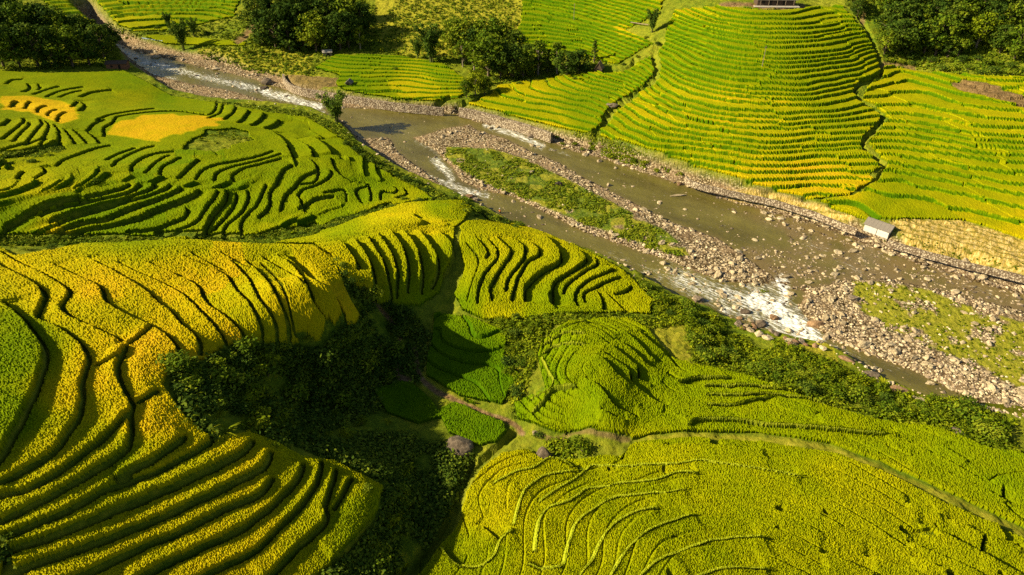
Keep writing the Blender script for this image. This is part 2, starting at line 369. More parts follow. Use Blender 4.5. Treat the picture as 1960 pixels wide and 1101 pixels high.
# rice terraces: name -> (outline, mode, contour step)
FIELDS = {
 'gold':  ([(-700,470),(0,476),(30,492),(160,472),(345,463),(480,470),(600,472),(640,500),(665,560),(690,608),(672,632),(652,606),(640,622),(628,600),(622,640),(612,660),(590,642),(555,662),(500,657),(430,662),(385,692),(332,690),(312,740),(355,800),(400,840),(480,832),(528,850),(580,878),(640,885),(672,902),(735,935),(725,985),(640,1080),(520,1160),(150,1300),(20,1070),(5,1030),(-10,1300),(-700,1300)], 'line', 0),
 'knoll': ([(520,470),(600,455),(680,420),(780,392),(880,385),(905,400),(885,425),(868,440),(868,490),(848,525),(838,560),(800,585),(740,588),(695,560),(650,520),(632,490),(600,468)], 'line', 0),
 'spur':  ([(895,425),(1000,430),(1060,456),(1130,485),(1190,518),(1252,580),(1242,602),(1180,600),(1075,602),(1000,612),(930,615),(885,595),(868,565),(892,510),(878,460),(880,440)], 'line', 0),
 'hollow': ([(830,600),(900,610),(970,640),(968,700),(995,720),(960,775),(880,760),(815,720),(825,650)], 'contour', 0.6),
 'hollow2': ([(840,790),(890,765),(960,800),(975,840),(920,855),(860,830)], 'none', 0),
 'hollow3': ([(720,750),(780,730),(830,770),(850,800),(800,812),(740,792)], 'none', 0),
 'dome':  ([(1028,680),(1040,650),(1090,616),(1200,610),(1240,632),(1290,690),(1340,702),(1420,718),(1500,748),(1600,784),(1680,806),(1800,822),(1900,865),(2400,900),(2400,1140),(1960,1012),(1800,938),(1690,888),(1590,848),(1450,828),(1330,824),(1210,836),(1140,838),(1060,826),(990,802),(985,775),(1045,745)], 'line', 0),
 'front': ([(925,900),(960,872),(1010,862),(1045,885),(1100,882),(1190,873),(1210,846),(1330,838),(1450,847),(1600,870),(1690,907),(1800,962),(1960,1034),(2400,1230),(2400,1300),(700,1300),(760,1090),(830,1040),(880,960)], 'line', 0),
 'west':  ([(-700,140),(0,138),(100,142),(180,140),(240,138),(275,155),(330,186),(420,200),(520,218),(590,228),(648,262),(690,302),(745,337),(815,371),(830,384),(740,395),(650,420),(560,450),(480,458),(360,455),(200,448),(0,450),(-700,450)], 'line', 0),
 'flat':  ([(600,130),(650,106),(760,108),(850,125),(900,160),(880,190),(820,195),(740,190),(660,175),(640,160),(650,145)], 'contour', 0.5),
 'east1': ([(890,205),(960,165),(1060,150),(1200,130),(1250,105),(1252,140),(1212,185),(1150,245),(1100,265),(1000,235),(930,215)], 'contour', 0.7),
 'hill':  ([(1258,100),(1290,20),(1400,12),(1530,18),(1610,12),(1650,60),(1680,110),(1686,140),(1642,165),(1645,190),(1690,225),(1650,280),(1682,320),(1660,335),(1672,345),(1622,375),(1540,382),(1430,362),(1320,337),(1200,302),(1140,262),(1160,237),(1222,180),(1266,130)], 'contour', 1.05),
 'east2': ([(1692,125),(1780,140),(1960,150),(2500,160),(2500,480),(1960,462),(1880,432),(1700,422),(1645,418),(1560,388),(1630,377),(1682,347),(1692,310),(1662,275),(1702,228),(1652,190),(1662,165)], 'contour', 1.15),
 'top':   ([(1010,-60),(1300,-60),(1262,20),(1195,60),(1250,85),(1180,125),(1060,100),(990,80)], 'contour', 1.0),
 'north': ([(20,-60),(480,-60),(450,30),(330,60),(230,60),(120,40)], 'contour', 1.1),
 'north2': ([(255,70),(300,68),(345,72),(420,78),(470,82),(470,90),(400,88),(330,86)], 'none', 0),
}
HOLES = [  # not planted: scrub banks, bare and harvested plots
 [(375,262),(405,250),(440,246),(470,252),(480,266),(468,284),(430,292),(400,296),(372,290),(352,292),(345,280)], [(-50,345),(-50,300),(60,305),(130,290),(115,275),(40,292),(-50,292)],
 [(1700,424),(1760,420),(1850,424),(1900,440),(1960,462),(2300,520),(2300,640),(1960,520),(1850,488),(1740,462)],
 [(1815,160),(1850,155),(1890,160),(1960,185),(2300,250),(2300,290),(1960,208),(1900,190),(1840,178)],
 [(1340,340),(1420,352),(1480,365),(1560,388),(1640,415),(1610,420),(1500,390),(1400,368)],
]
# terrace edges, as seen
LINES = {
'gold': [
 [(0,572),(38,605),(60,630),(81,660),(83,682),(75,712),(63,742),(45,777),(25,812),(0,865),(-40,910)],
 [(-40,480),(0,506),(45,529),(75,549),(83,567),(64,597),(75,607),(105,620),(133,637),(155,660),(165,682),(160,707),(153,737),(150,767),(145,793),(130,818),(100,858),(50,885),(0,915),(-60,940)],
 [(0,478),(25,494),(75,517),(108,537),(130,552),(128,562),(115,582),(125,597),(155,612),(185,627),(218,642),(243,655)],
 [(243,655),(230,677),(223,702),(226,722),(238,747),(250,768),(248,790),(248,820),(240,850),(225,868),(175,898),(100,938),(37,970),(-10,995),(-60,1010)],
 [(248,785),(230,802),(205,825),(175,850),(140,875),(100,903),(50,928),(0,938),(-50,950)],
 [(175,692),(208,684),(240,672)],[(243,655),(265,640),(288,622)],[(256,763),(280,752),(303,742)],
 [(98,501),(135,519),(175,537),(190,547),(193,555),(200,572),(225,590),(250,603),(276,615),(288,621),(313,635),(333,657),(341,680)],
 [(160,489),(200,507),(248,534),(276,552),(301,575),(326,595),(351,620),(376,642),(381,662),(376,685)],
 [(220,497),(268,519),(326,547),(361,570),(381,590),(401,610),(421,635),(431,655)],
 [(281,499),(326,517),(376,542),(383,557),(401,580),(426,597),(449,617),(464,640),(466,658)],
 [(348,487),(401,509),(436,527),(450,550),(477,577),(490,600),(498,630),(495,655)],
 [(440,497),(470,525),(495,567),(517,597),(527,622),(528,660)],
 [(470,495),(505,527),(523,552),(540,585),(550,615),(552,660)],
 [(500,500),(530,530),(548,562),(558,602),(566,634),(592,634)],
 [(530,490),(560,510),(590,548),(598,575),(620,602),(627,622),(612,655)],
 [(535,481),(565,501),(590,527),(625,549),(640,562),(655,590),(660,620)],
 [(500,489),(527,507),(560,527),(590,549)],
 [(360,480),(400,500),(430,515)],[(420,480),(450,497),(480,512)],
 [(358,827),(326,852),(288,877),(250,897),(226,912),(203,907)],
 [(403,825),(401,838),(351,868),(276,902),(200,932),(125,970),(75,995),(22,1018),(-30,1040)],
 [(481,835),(464,858),(401,893),(326,925),(250,958),(175,988),(100,1018),(37,1040),(-30,1065)],
 [(520,857),(505,882),(490,897),(426,930),(351,965),(276,998),(200,1025),(125,1050),(75,1068),(25,1088),(-20,1110)],
 [(522,905),(505,933),(490,945),(426,970),(351,1010),(276,1040),(200,1075),(125,1105),(60,1130)],
 [(577,882),(573,907),(540,945),(490,988),(426,1023),(351,1058),(301,1080),(240,1115)],
 [(612,877),(608,912),(578,962),(527,1010),(490,1046),(426,1078),(370,1105),(320,1130)],
 [(642,890),(630,933),(620,965),(625,985),(608,1010),(565,1045),(527,1085),(490,1115)],
 [(672,908),(650,945),(630,975)],
 [(732,940),(722,975),(698,1010),(665,1050),(630,1075)],
],
'knoll': [
 [(650,459),(670,481),(685,507),(677,520)],
 [(678,456),(695,476),(710,502),(715,527),(716,549),(712,575)],
 [(705,451),(720,474),(735,502),(743,537),(746,552),(745,580)],
 [(723,444),(740,466),(753,491),(760,527),(758,549),(757,575)],
 [(745,439),(765,461),(778,489),(780,527),(778,565)],
 [(769,440),(793,464),(805,494),(808,527),(804,560)],
 [(800,440),(823,466),(836,491),(839,514),(823,548)],
 [(840,441),(861,459),(868,476),(861,502),(848,520)],
 [(790,405),(803,418),(817,427)],[(785,412),(800,420),(815,428)],[(845,422),(860,430)],
],
'spur': [
 [(893,459),(911,481),(916,496),(911,521),(901,549),(894,575)],
 [(910,452),(928,470),(935,484),(922,498)],
 [(933,454),(951,476),(949,496),(933,514),(926,527),(916,549),(912,580)],
 [(951,451),(974,474),(976,486),(964,504),(946,531),(938,549),(940,575)],
 [(980,452),(1002,468),(1004,478),(1000,496),(980,521),(968,540),(965,565)],
 [(1005,456),(1027,470),(1034,480),(1028,489),(1010,497),(993,524),(985,545),(978,575)],
 [(1045,450),(1068,474),(1074,489),(1068,502),(1043,514),(1020,532),(1005,547),(1002,575)],
 [(1068,464),(1100,474),(1120,489),(1115,502),(1085,522),(1060,542),(1056,580)],
 [(1125,483),(1140,491),(1142,502),(1115,517),(1085,542),(1076,565)],
 [(1160,505),(1174,512),(1140,527),(1113,544),(1100,567),(1108,590)],
 [(1188,527),(1155,539),(1130,552),(1116,560),(1120,578)],
 [(1053,557),(1053,577),(1075,592)],[(1160,557),(1180,577),(1200,597)],[(1140,552),(1152,570),(1155,592)],[(1208,545),(1195,556),(1175,560)],
],
'dome': [
 [(1195,632),(1216,650),(1231,665),(1246,680),(1260,691)],
 [(1218,628),(1243,650),(1263,667),(1282,684)],
 [(1173,645),(1200,660),(1221,677),(1241,697),(1263,707),(1283,716)],
 [(1158,652),(1180,665),(1203,685),(1221,700),(1224,712),(1219,721)],
 [(1148,666),(1173,682),(1193,695),(1208,712),(1210,730),(1226,745),(1256,765),(1288,776)],
 [(1140,676),(1163,690),(1175,707),(1193,725),(1215,740)],
 [(1118,719),(1143,732),(1160,750),(1170,765),(1193,780),(1223,795)],
 [(1150,779),(1175,793),(1202,802)],[(1219,719),(1235,726),(1252,735)],
 [(1025,672),(1038,650),(1060,637),(1093,620),(1120,612)],[(1038,677),(1063,660),(1093,655),(1120,657)],[(1036,664),(1080,637),(1120,635)],
 [(1035,682),(1048,710),(1058,730),(1050,745),(1013,762)],[(1018,790),(1040,770),(1062,745),(1110,738)],
 [(1083,827),(1115,817),(1145,810)],
 [(1348,737),(1406,735),(1470,739),(1560,752)],[(1351,752),(1406,755),(1470,752),(1560,762),(1640,780)],[(1351,773),(1406,773),(1440,764),(1480,757)],
 [(1318,812),(1330,803),(1356,801),(1419,803),(1470,810),(1560,817),(1700,832)],[(1300,730),(1340,722),(1400,722)],
 [(1801,848),(1828,865),(1863,885)],[(1736,843),(1783,863),(1833,888),(1871,908),(1908,926)],[(1738,868),(1783,888),(1833,910),(1884,933),(1938,963)],
 [(1924,928),(1921,952)],[(1895,915),(1930,903),(1990,900)],[(1885,790),(1600,790)][:0] or [(1560,790),(1640,806),(1720,826)],
],
'front': [
 [(940,925),(980,903),(1018,893),(1043,880),(1055,874),(1080,880),(1105,893)],
 [(980,1003),(988,975),(998,948),(1008,930),(1030,915),(1055,905),(1105,895)],
 [(1028,958),(1055,940),(1080,925),(1105,910),(1128,890),(1155,889),(1193,891),(1231,888),(1281,885),(1318,883),(1336,880),(1381,885),(1419,891),(1470,898),(1540,912)],
 [(1020,1055),(1025,1013),(1040,978),(1068,965),(1100,950),(1120,935),(1155,928),(1206,921),(1256,915),(1296,903),(1335,903)],
 [(1075,1078),(1088,1033),(1100,1000),(1130,975),(1170,953),(1193,948),(1231,943),(1281,940),(1310,934)],
 [(1105,1100),(1130,1070),(1150,1030),(1165,1008),(1198,984),(1231,973),(1258,968)],
 [(1160,1110),(1193,1055),(1218,1028),(1256,1005),(1301,990),(1333,980)],
 [(1205,1115),(1251,1075),(1293,1053),(1331,1038),(1381,1028),(1470,1025)],
 [(1320,1105),(1368,1088),(1420,1085),(1470,1085)],[(1010,1075),(1040,1085),(1075,1078)],
 [(980,1010),(953,1033),(941,1063),(913,1083),(880,1080),(860,1065),(845,1045)],[(910,1000),(935,1012),(955,1030)],
 [(1193,874),(1206,852),(1218,847),(1281,848),(1356,849),(1470,858)],
 [(1813,988),(1846,998),(1881,1018),(1921,1030),(1962,1049)],[(1886,1023),(1881,1055)],[(1910,1000),(1935,1035)],
 [(1758,998),(1808,1018),(1846,1038),(1881,1055),(1921,1078),(1965,1100)],[(1736,1033),(1783,1053),(1833,1073),(1890,1100)],
 [(1741,1060),(1783,1076),(1835,1100)],[(1570,1055),(1610,1068),(1645,1083),(1690,1100)],[(1655,1058),(1708,1076),(1775,1102)],[(1733,958),(1771,973),(1800,980)],
],
'west': [
 [(105,316),(120,304),(150,293),(185,281),(213,276)],[(198,306),(225,293),(260,281)],[(213,318),(220,306),(250,291),(276,281),(305,275)],
 [(250,328),(250,316),(270,301),(300,291),(335,287)],[(273,331),(293,313),(313,298),(330,292)],[(305,336),(305,323),(320,311),(353,295)],[(336,341),(358,321),(380,302)],
 [(373,343),(383,326),(411,313),(451,306),(490,298),(530,285)],[(408,346),(413,331),(438,318),(490,306),(540,293)],[(446,346),(441,336),(463,321),(490,313),(540,300)],
 [(160,376),(200,368),(240,356),(250,350)],[(5,444),(10,431),(32,419),(62,401),(100,386),(155,376)],[(70,409),(100,394),(160,384),(213,374),(250,366),(267,350)],
 [(90,424),(125,409),(175,396),(218,384),(263,369),(291,359),(293,348)],[(98,431),(150,409),(200,394),(250,381),(288,371),(318,359),(324,350)],
 [(105,441),(160,424),(200,419),(238,401),(288,384),(326,369),(352,353)],[(123,446),(175,433),(225,426),(263,416),(301,399),(348,381),(371,371),(380,360)],
 [(238,441),(296,436),(326,426),(356,411),(353,386)],[(293,449),(326,441),(361,431),(381,419),(391,401),(411,376),(419,358)],
 [(358,456),(391,439),(398,419),(426,386),(433,366),(431,355)],[(401,439),(426,416),(448,386),(451,357)],[(421,451),(433,426),(463,404),(473,376),(473,354)],
 [(458,451),(463,419),(485,396),(500,370),(510,345)],[(490,416),(512,396),(515,366),(527,351),(540,326),(566,310)],
 [(535,404),(542,376),(567,354),(575,339),(608,326)],[(585,406),(575,384),(573,364),(610,349),(630,336),(634,318)],[(573,349),(603,346),(605,316),(590,299)],
 [(665,386),(663,364),(650,361),(610,371)],[(695,389),(680,371),(685,359),(705,356)],[(708,386),(708,364),(698,346),(670,349)],[(728,384),(730,364),(758,369),(753,354),(723,346)],[(754,376),(778,368),(765,350)],
 [(635,300),(640,320),(660,340),(690,345)],[(560,262),(590,280),(600,300)],[(600,262),(625,280),(640,300)],[(520,250),(545,270),(560,300)],[(640,372),(600,380),(570,400)],
 [(0,240),(17,226)],[(0,266),(32,241),(43,231),(42,224)],[(20,270),(45,245),(55,235),(50,226)],[(45,277),(65,250),(78,235),(75,226)],[(75,277),(88,250),(92,240),(85,228)],[(105,277),(112,255),(105,240),(95,230)],[(142,275),(125,250),(115,238)],
 [(165,275),(150,258),(138,245)],[(190,275),(178,262),(165,250)],
 [(198,260),(198,243),(218,231),(218,223),(250,216),(313,211),(351,212),(401,218),(411,208),(413,193)],[(183,231),(200,221),(250,211),(303,205)],[(396,225),(421,213),(426,196)],[(426,228),(446,213),(451,199)],[(455,235),(470,220),(475,208)],[(480,240),(498,228),(505,215)],[(505,245),(525,238),(535,228)],
 [(108,185),(140,175),(165,172)],[(85,185),(113,173),(160,164)],[(60,180),(85,171),(113,163)],[(150,185),(175,175),(215,170)],[(10,160),(20,152),(45,150)],[(40,175),(55,168),(50,158)],[(70,172),(75,165),(70,158)],
 [(18,205),(25,195),(33,192)],[(45,208),(50,196),(58,192)],[(70,215),(72,205),(90,200)],[(90,222),(93,212),(110,207)],[(108,232),(110,220),(125,212)],[(150,212),(160,200),(150,190)],[(135,205),(145,195),(138,190)],
 [(165,250),(180,235),(200,225)],[(0,300),(60,285),(110,268)],[(0,285),(50,272),(90,262)],[(30,345),(35,332),(45,325)],[(60,340),(85,325),(80,318)],
],
}
RIPE = [(60,520,.85),(200,560,.95),(330,560,.92),(450,540,.88),(580,500,.86),(640,580,.88),(30,700,.36),(15,800,.36),(50,640,.4),(130,750,.86),(200,720,.92),(280,680,.95),(290,810,.9),(200,880,.75),(100,880,.78),(60,960,.72),(300,900,.8),
 (420,900,.78),(380,980,.78),(250,1050,.74),(500,1000,.74),(450,1060,.78),(580,980,.62),(690,1000,.42),(640,920,.6),(230,600,.8),(235,890,.5),(100,590,.85),
 (700,490,.6),(660,500,.74),(780,500,.56),(850,480,.58),(740,415,.68),(780,418,.75),(830,435,.8),(850,405,.42),(650,440,.45),(560,470,.6),(560,460,.5),(900,470,.56),(960,470,.66),(1040,460,.7),(1000,520,.58),(1100,520,.58),(1220,580,.6),(960,600,.62),(880,600,.3),(1050,590,.4),
 (900,660,.08),(890,720,.08),(960,720,.1),(930,810,.14),(780,770,.06),(850,620,.1),
 (1060,650,.36),(1150,640,.42),(1240,660,.4),(1100,700,.38),(1060,790,.34),(1200,760,.4),(1300,780,.4),(1400,770,.42),(1500,790,.42),(1700,840,.44),(1850,890,.42),(1950,920,.36),(1045,720,.25),
 (950,900,.72),(900,970,.64),(960,960,.7),(1010,940,.6),(1080,890,.55),(1060,1000,.6),(1130,920,.5),(1200,1000,.5),(1260,870,.58),(1400,900,.5),(1350,1050,.5),(1500,950,.54),(1650,930,.62),(1800,1000,.58),(1700,1030,.6),(1900,1060,.55),(1550,1080,.55),(880,1060,.45),
 (250,160,.42),(330,190,.4),(60,205,.55),(20,205,.5),(110,215,.5),(100,190,.5),(180,190,.55),(250,190,.62),(320,245,.5),(270,250,.52),(390,238,.5),(60,250,.6),(180,260,.5),(350,190,.5),(430,220,.5),(60,350,.72),(50,375,.55),(150,320,.6),(100,450,.85),(250,330,.5),(300,380,.45),(150,420,.4),(30,430,.42),(250,430,.42),(450,380,.44),(600,350,.46),(700,370,.4),(560,260,.5),(640,300,.5),(350,300,.5),
 (640,125,.4),(700,120,.38),(720,150,.45),(690,165,.36),(780,170,.85),(810,165,.8),(840,180,.6),(850,145,.42),(740,180,.5),
 (940,190,.8),(1000,180,.72),(1050,240,.8),(1000,220,.68),(1110,220,.4),(1180,170,.42),(1150,150,.5),(1230,130,.42),
 (1300,80,.4),(1500,60,.45),(1350,130,.42),(1450,150,.42),(1600,80,.45),(1550,180,.45),(1300,200,.66),(1220,200,.7),(1400,205,.8),(1480,215,.78),(1300,250,.62),(1500,260,.62),(1620,230,.5),(1400,290,.62),(1600,270,.55),(1450,340,.8),(1550,350,.93),(1620,355,.88),(1660,350,.5),(1250,290,.5),
 (1720,350,.46),(1750,160,.62),(1700,220,.6),(1760,270,.5),(1850,170,.5),(1850,220,.6),(1800,300,.55),(1950,250,.62),(1780,390,.52),(1700,400,.45),(1900,410,.62),(1950,440,.75),(1900,300,.45),(1580,385,.55),
 (1050,30,.42),(1050,90,.5),(1190,30,.55),(1190,70,.55),(1100,60,.45),(1220,50,.5),(1150,110,.6),(1300,5,.75),(200,20,.55),(380,20,.42),(250,50,.62),(100,20,.45),(300,75,.42),(420,85,.45)]
PLOTS = [([(205,262),(225,240),(275,226),(350,223),(425,229),(428,236),(315,268),(300,275)],.96),([(0,186),(50,188),(118,196),(150,212),(145,236),(125,244),(90,232),(50,216),(0,214)],.95),
 ([(1360,346),(1430,336),(1560,333),(1672,338),(1665,352),(1625,372),(1540,380),(1430,360)],.92),([(1170,52),(1215,55),(1255,72),(1225,82),(1180,70)],.9),([(1130,10),(1200,14),(1205,45),(1150,30)],.66),([(740,160),(800,150),(850,175),(820,192),(760,184)],.76),
 ([(700,412),(730,408),(765,414),(760,422),(715,420)],.74),([(798,428),(845,434),(842,442),(800,436)],.78),([(0,352),(60,348),(155,352),(150,370),(80,378),(0,384)],.66),([(40,452),(95,446),(152,450),(150,462),(60,462)],.9),([(1200,196),(1300,192),(1470,205),(1545,215),(1520,235),(1400,222),(1250,210)],.66),
 ([(1410,176),(1480,195),(1500,214),(1440,200)],.7),([(1870,150),(1960,160),(1960,182),(1900,165)],.7),([(900,200),(960,180),(1040,200),(1080,240),(1000,230)],.64)]
PATHS = [  # trodden earth: line, half width in pixels, strength
 ([(695,560),(725,585),(755,622),(765,650)],4,1),([(795,670),(798,700),(806,725),(830,745),(870,765),(930,792),(985,812),(1000,830)],4.5,1),([(762,700),(765,720),(785,728)],6,1),
 ([(1030,832),(1060,840),(1100,830),(1150,832),(1200,838)],5,.7),([(455,80),(475,62),(488,48)],6,.9),([(530,5),(536,12)],5,.9),([(1690,122),(1715,124),(1750,130)],4,.8),([(1655,20),(1650,40)],4,.8),
 ([(1380,10),(1420,9),(1460,13),(1535,14)],5,1),([(1340,345),(1420,358),(1500,378),(1580,402),(1640,425)],7,.6)]
TRACKS = [([(1240,840),(1330,832),(1450,838),(1590,858),(1680,897),(1800,950),(1960,1022),(2300,1180)],6.5)]
GULLIES = [  # small dark streams and ditches between the fields: line, half width px, depth m
 ([(1262,80),(1250,105),(1257,140),(1215,185),(1180,205),(1150,245),(1130,270)],6,1.2),([(1640,20),(1680,110),(1690,140),(1642,165),(1645,190),(1690,225),(1655,278),(1690,315),(1675,345)],4,1.2),
 ([(1215,115),(1200,130),(1160,140)],4,1.5),([(820,198),(860,188)],2.5,1.5),([(870,205),(905,192),(935,178)],4,2),([(900,885),(880,940),(860,1000),(780,1100)],14,1.5),([(985,830),(940,870),(905,905)],9,1.2),([(600,430),(500,455),(420,456),(300,450)],6,.6)]
# ------------------------------------------------------------------ the smooth lie of the land (thin plate spline through the survey)
def survey():
    P = []
    for L in (CTRL, BANK):
        a = np.array(L, float)
        x, y, z = on_plane(a[:, 0], a[:, 1], a[:, 2])
        P.append(np.stack([x, y, z], 1))
    P.append(np.array(FREE, float))
    return np.vstack(P)
SV = survey()
def tps_fit(P, lam):
    n = len(P); X = P[:, :2] / 100.0
    d2 = ((X[:, None] - X[None]) ** 2).sum(-1)
    K = 0.5 * d2 * np.log(d2 + 1e-12) + lam * np.eye(n)
    A = np.zeros((n + 3, n + 3)); A[:n, :n] = K
    A[:n, n] = 1; A[:n, n + 1:] = X; A[n:, :n] = A[:n, n:].T
    b = np.zeros(n + 3); b[:n] = P[:, 2] - river_z(P[:, 0], P[:, 1])
    return np.linalg.solve(A, b)
TW = tps_fit(SV, 0.0006)
def tps_eval(x, y):
    X = np.stack([x.ravel(), y.ravel()], 1) / 100.0; C = SV[:, :2] / 100.0
    out = np.empty(len(X))
    for s in range(0, len(X), 20000):
        q = X[s:s + 20000]
        d2 = ((q[:, None] - C[None]) ** 2).sum(-1)
        out[s:s + 20000] = (0.5 * d2 * np.log(d2 + 1e-12)) @ TW[:-3] + TW[-3] + q @ TW[-2:]
    return out.reshape(x.shape) + river_z(x, y)

# a fan of ground points: fine where the ground is near, coarser far away
NA = 1760
AZ = np.linspace(math.radians(-64.5), math.radians(64.5), NA)
_r = [16.0]
while _r[-1] < 640:
    r = _r[-1]; hh = 78 + 0.02 * r
    _r.append(r + min(0.68 * (r * r + hh * hh) / (hh * 692.0), 0.46 if r < 430 else 2.0))
RR = np.array(_r); NR = len(RR)
print('grid', NR, NA, NR * NA)
X = RR[:, None] * np.sin(AZ)[None, :]
Y = RR[:, None] * np.cos(AZ)[None, :]
cR = np.unique(np.concatenate([np.arange(0, NR, 5), [NR - 1]])); cA = np.unique(np.concatenate([np.arange(0, NA, 5), [NA - 1]]))
ZC = tps_eval(X[np.ix_(cR, cA)], Y[np.ix_(cR, cA)])
def upsample(C):
    t = np.empty((len(cR), NA))
    for i in range(len(cR)): t[i] = np.interp(np.arange(NA), cA, C[i])
    o = np.empty((NR, NA))
    k = np.clip(np.searchsorted(cR, np.arange(NR), 'right') - 1, 0, len(cR) - 2)
    f = ((np.arange(NR) - cR[k]) / (cR[k + 1] - cR[k]))[:, None]
    return t[k] * (1 - f) + t[k + 1] * f
ZS = upsample(ZC)
def sample(G, x, y):
    r = np.hypot(x, y); a = np.arctan2(x, y)
    fi = np.clip(np.interp(r, RR, np.arange(NR)), 0, NR - 1.001); fj = np.clip((a - AZ[0]) / (AZ[1] - AZ[0]), 0, NA - 1.001)
    i = fi.astype(int); j = fj.astype(int); fi = fi - i; fj = fj - j
    return (G[i, j] * (1 - fj) + G[i, j + 1] * fj) * (1 - fi) + (G[i + 1, j] * (1 - fj) + G[i + 1, j + 1] * fj) * fi

def box_blur(M, n, it=1):
    M = M.astype(np.float64)
    for _ in range(it):
        for ax in (0, 1):
            pad = [(0, 0), (0, 0)]; pad[ax] = (n + 1, n)
            c = np.cumsum(np.pad(M, pad, mode='edge'), axis=ax)
            M = (c[2 * n + 1:] - c[:-2 * n - 1]) / (2 * n + 1) if ax == 0 else (c[:, 2 * n + 1:] - c[:, :-2 * n - 1]) / (2 * n + 1)
    return M

U, V = project(X, Y, ZS)
# water-level picture coordinates, for everything in the river bed
ZR = river_z(X, Y)
UR, VR = project(X, Y, ZR)
wob = fbm(X / 6.0, Y / 6.0, 21, 3) * 7.0
inriv = in_poly(UR + wob, VR + wob * 0.4, RIVER)
inwat = np.zeros_like(inriv)
for w in WATER: inwat |= in_poly(UR + wob * 0.6, VR + wob * 0.25, w)
shoal = in_poly(UR, VR, SHOAL)
island = in_poly(UR + wob, VR + wob * 0.5, ISLAND)
gbar = in_poly(UR + wob, VR + wob * 0.5, GRASSBAR)
rw = box_blur(inriv, 2, 2)
ww = box_blur(inwat, 2, 2)
stone = fbm(X / 1.1, Y / 1.1, 31, 3)
BED = ZR + 0.55 + 0.32 * stone + 0.25 * fbm(X / 9, Y / 9, 33, 2)
BED = BED + 0.5 * box_blur(island, 3, 2)
BED = BED * (1 - ww) + ww * (ZR - 0.55 + 0.25 * stone + np.where(shoal, 0.42, 0.0) + 0.25 * fbm(X / 7, Y / 7, 35, 2))
fol = fbm(X / 2.6, Y / 2.6, 5, 3)
ZB = ZS * (1 - rw) + BED * rw

# fields
field_id = np.full(X.shape, -1, np.int16)
FN = list(FIELDS)
for k, n in enumerate(FN):
    field_id[in_poly(U + 0.9 * wob, V + 0.4 * wob, FIELDS[n][0])] = k
hole = np.zeros_like(inriv)
for n_, h in enumerate(HOLES): hole |= in_poly(U + wob * (3.0 if n_ == 0 else 0.5), V + wob * (1.2 if n_ == 0 else 0.2), h)
rice = (field_id >= 0) & ~hole & (rw < 0.05)
gull = np.zeros(X.shape)
for line, wpx, dep in GULLIES:
    d = dist_line(U + wob * 1.6, V + wob * 0.5, catmull(line, 5.0))
    gull = np.maximum(gull, dep * np.clip(1.3 - d / wpx, 0, 1))
    rice &= d > wpx * 1.15
soil = np.zeros(X.shape)
for line, wpx, st in PATHS:
    d = dist_line(U + wob * 0.5, V, catmull(line, 6.0))
    soil = np.maximum(soil, st * np.clip(1.6 - d / wpx, 0, 1)); rice &= d > wpx * 1.3
dry = np.zeros(X.shape)
for line, wpx in TRACKS:
    d = dist_line(U + wob * 0.3, V, line); dry = np.maximum(dry, 0.7 * np.clip(1.5 - d / wpx, 0, 1)); rice &= d > wpx * 0.75

# march rays onto the land
def ground_at(u, v, lift=0.0, G=None):
    G = ZB if G is None else G
    u = np.atleast_1d(np.asarray(u, float)); v = np.atleast_1d(np.asarray(v, float))
    dx, dy, dw = rays(u, v)
    T = np.concatenate([np.arange(40, 260, 0.5), np.arange(260, 700, 1.0)])
    out = np.empty((len(u), 3))
    for s in range(0, len(u), 400):
        a, b, c = dx[s:s + 400, None], dy[s:s + 400, None], dw[s:s + 400, None]
        zz = CAM_H + T * c - sample(G, T * a, T * b) - lift
        k = np.argmax(zz < 0, axis=1); k = np.where((zz < 0).any(1), np.maximum(k, 1), len(T) - 1)
        i = np.arange(len(k)); z0 = zz[i, k - 1]; z1 = zz[i, k]
        t = T[k - 1] + (T[k] - T[k - 1]) * np.clip(z0 / (z0 - z1 + 1e-9), 0, 1)
        out[s:s + 400] = np.stack([t * dx[s:s + 400], t * dy[s:s + 400], CAM_H + t * dw[s:s + 400]], 1)
    return out

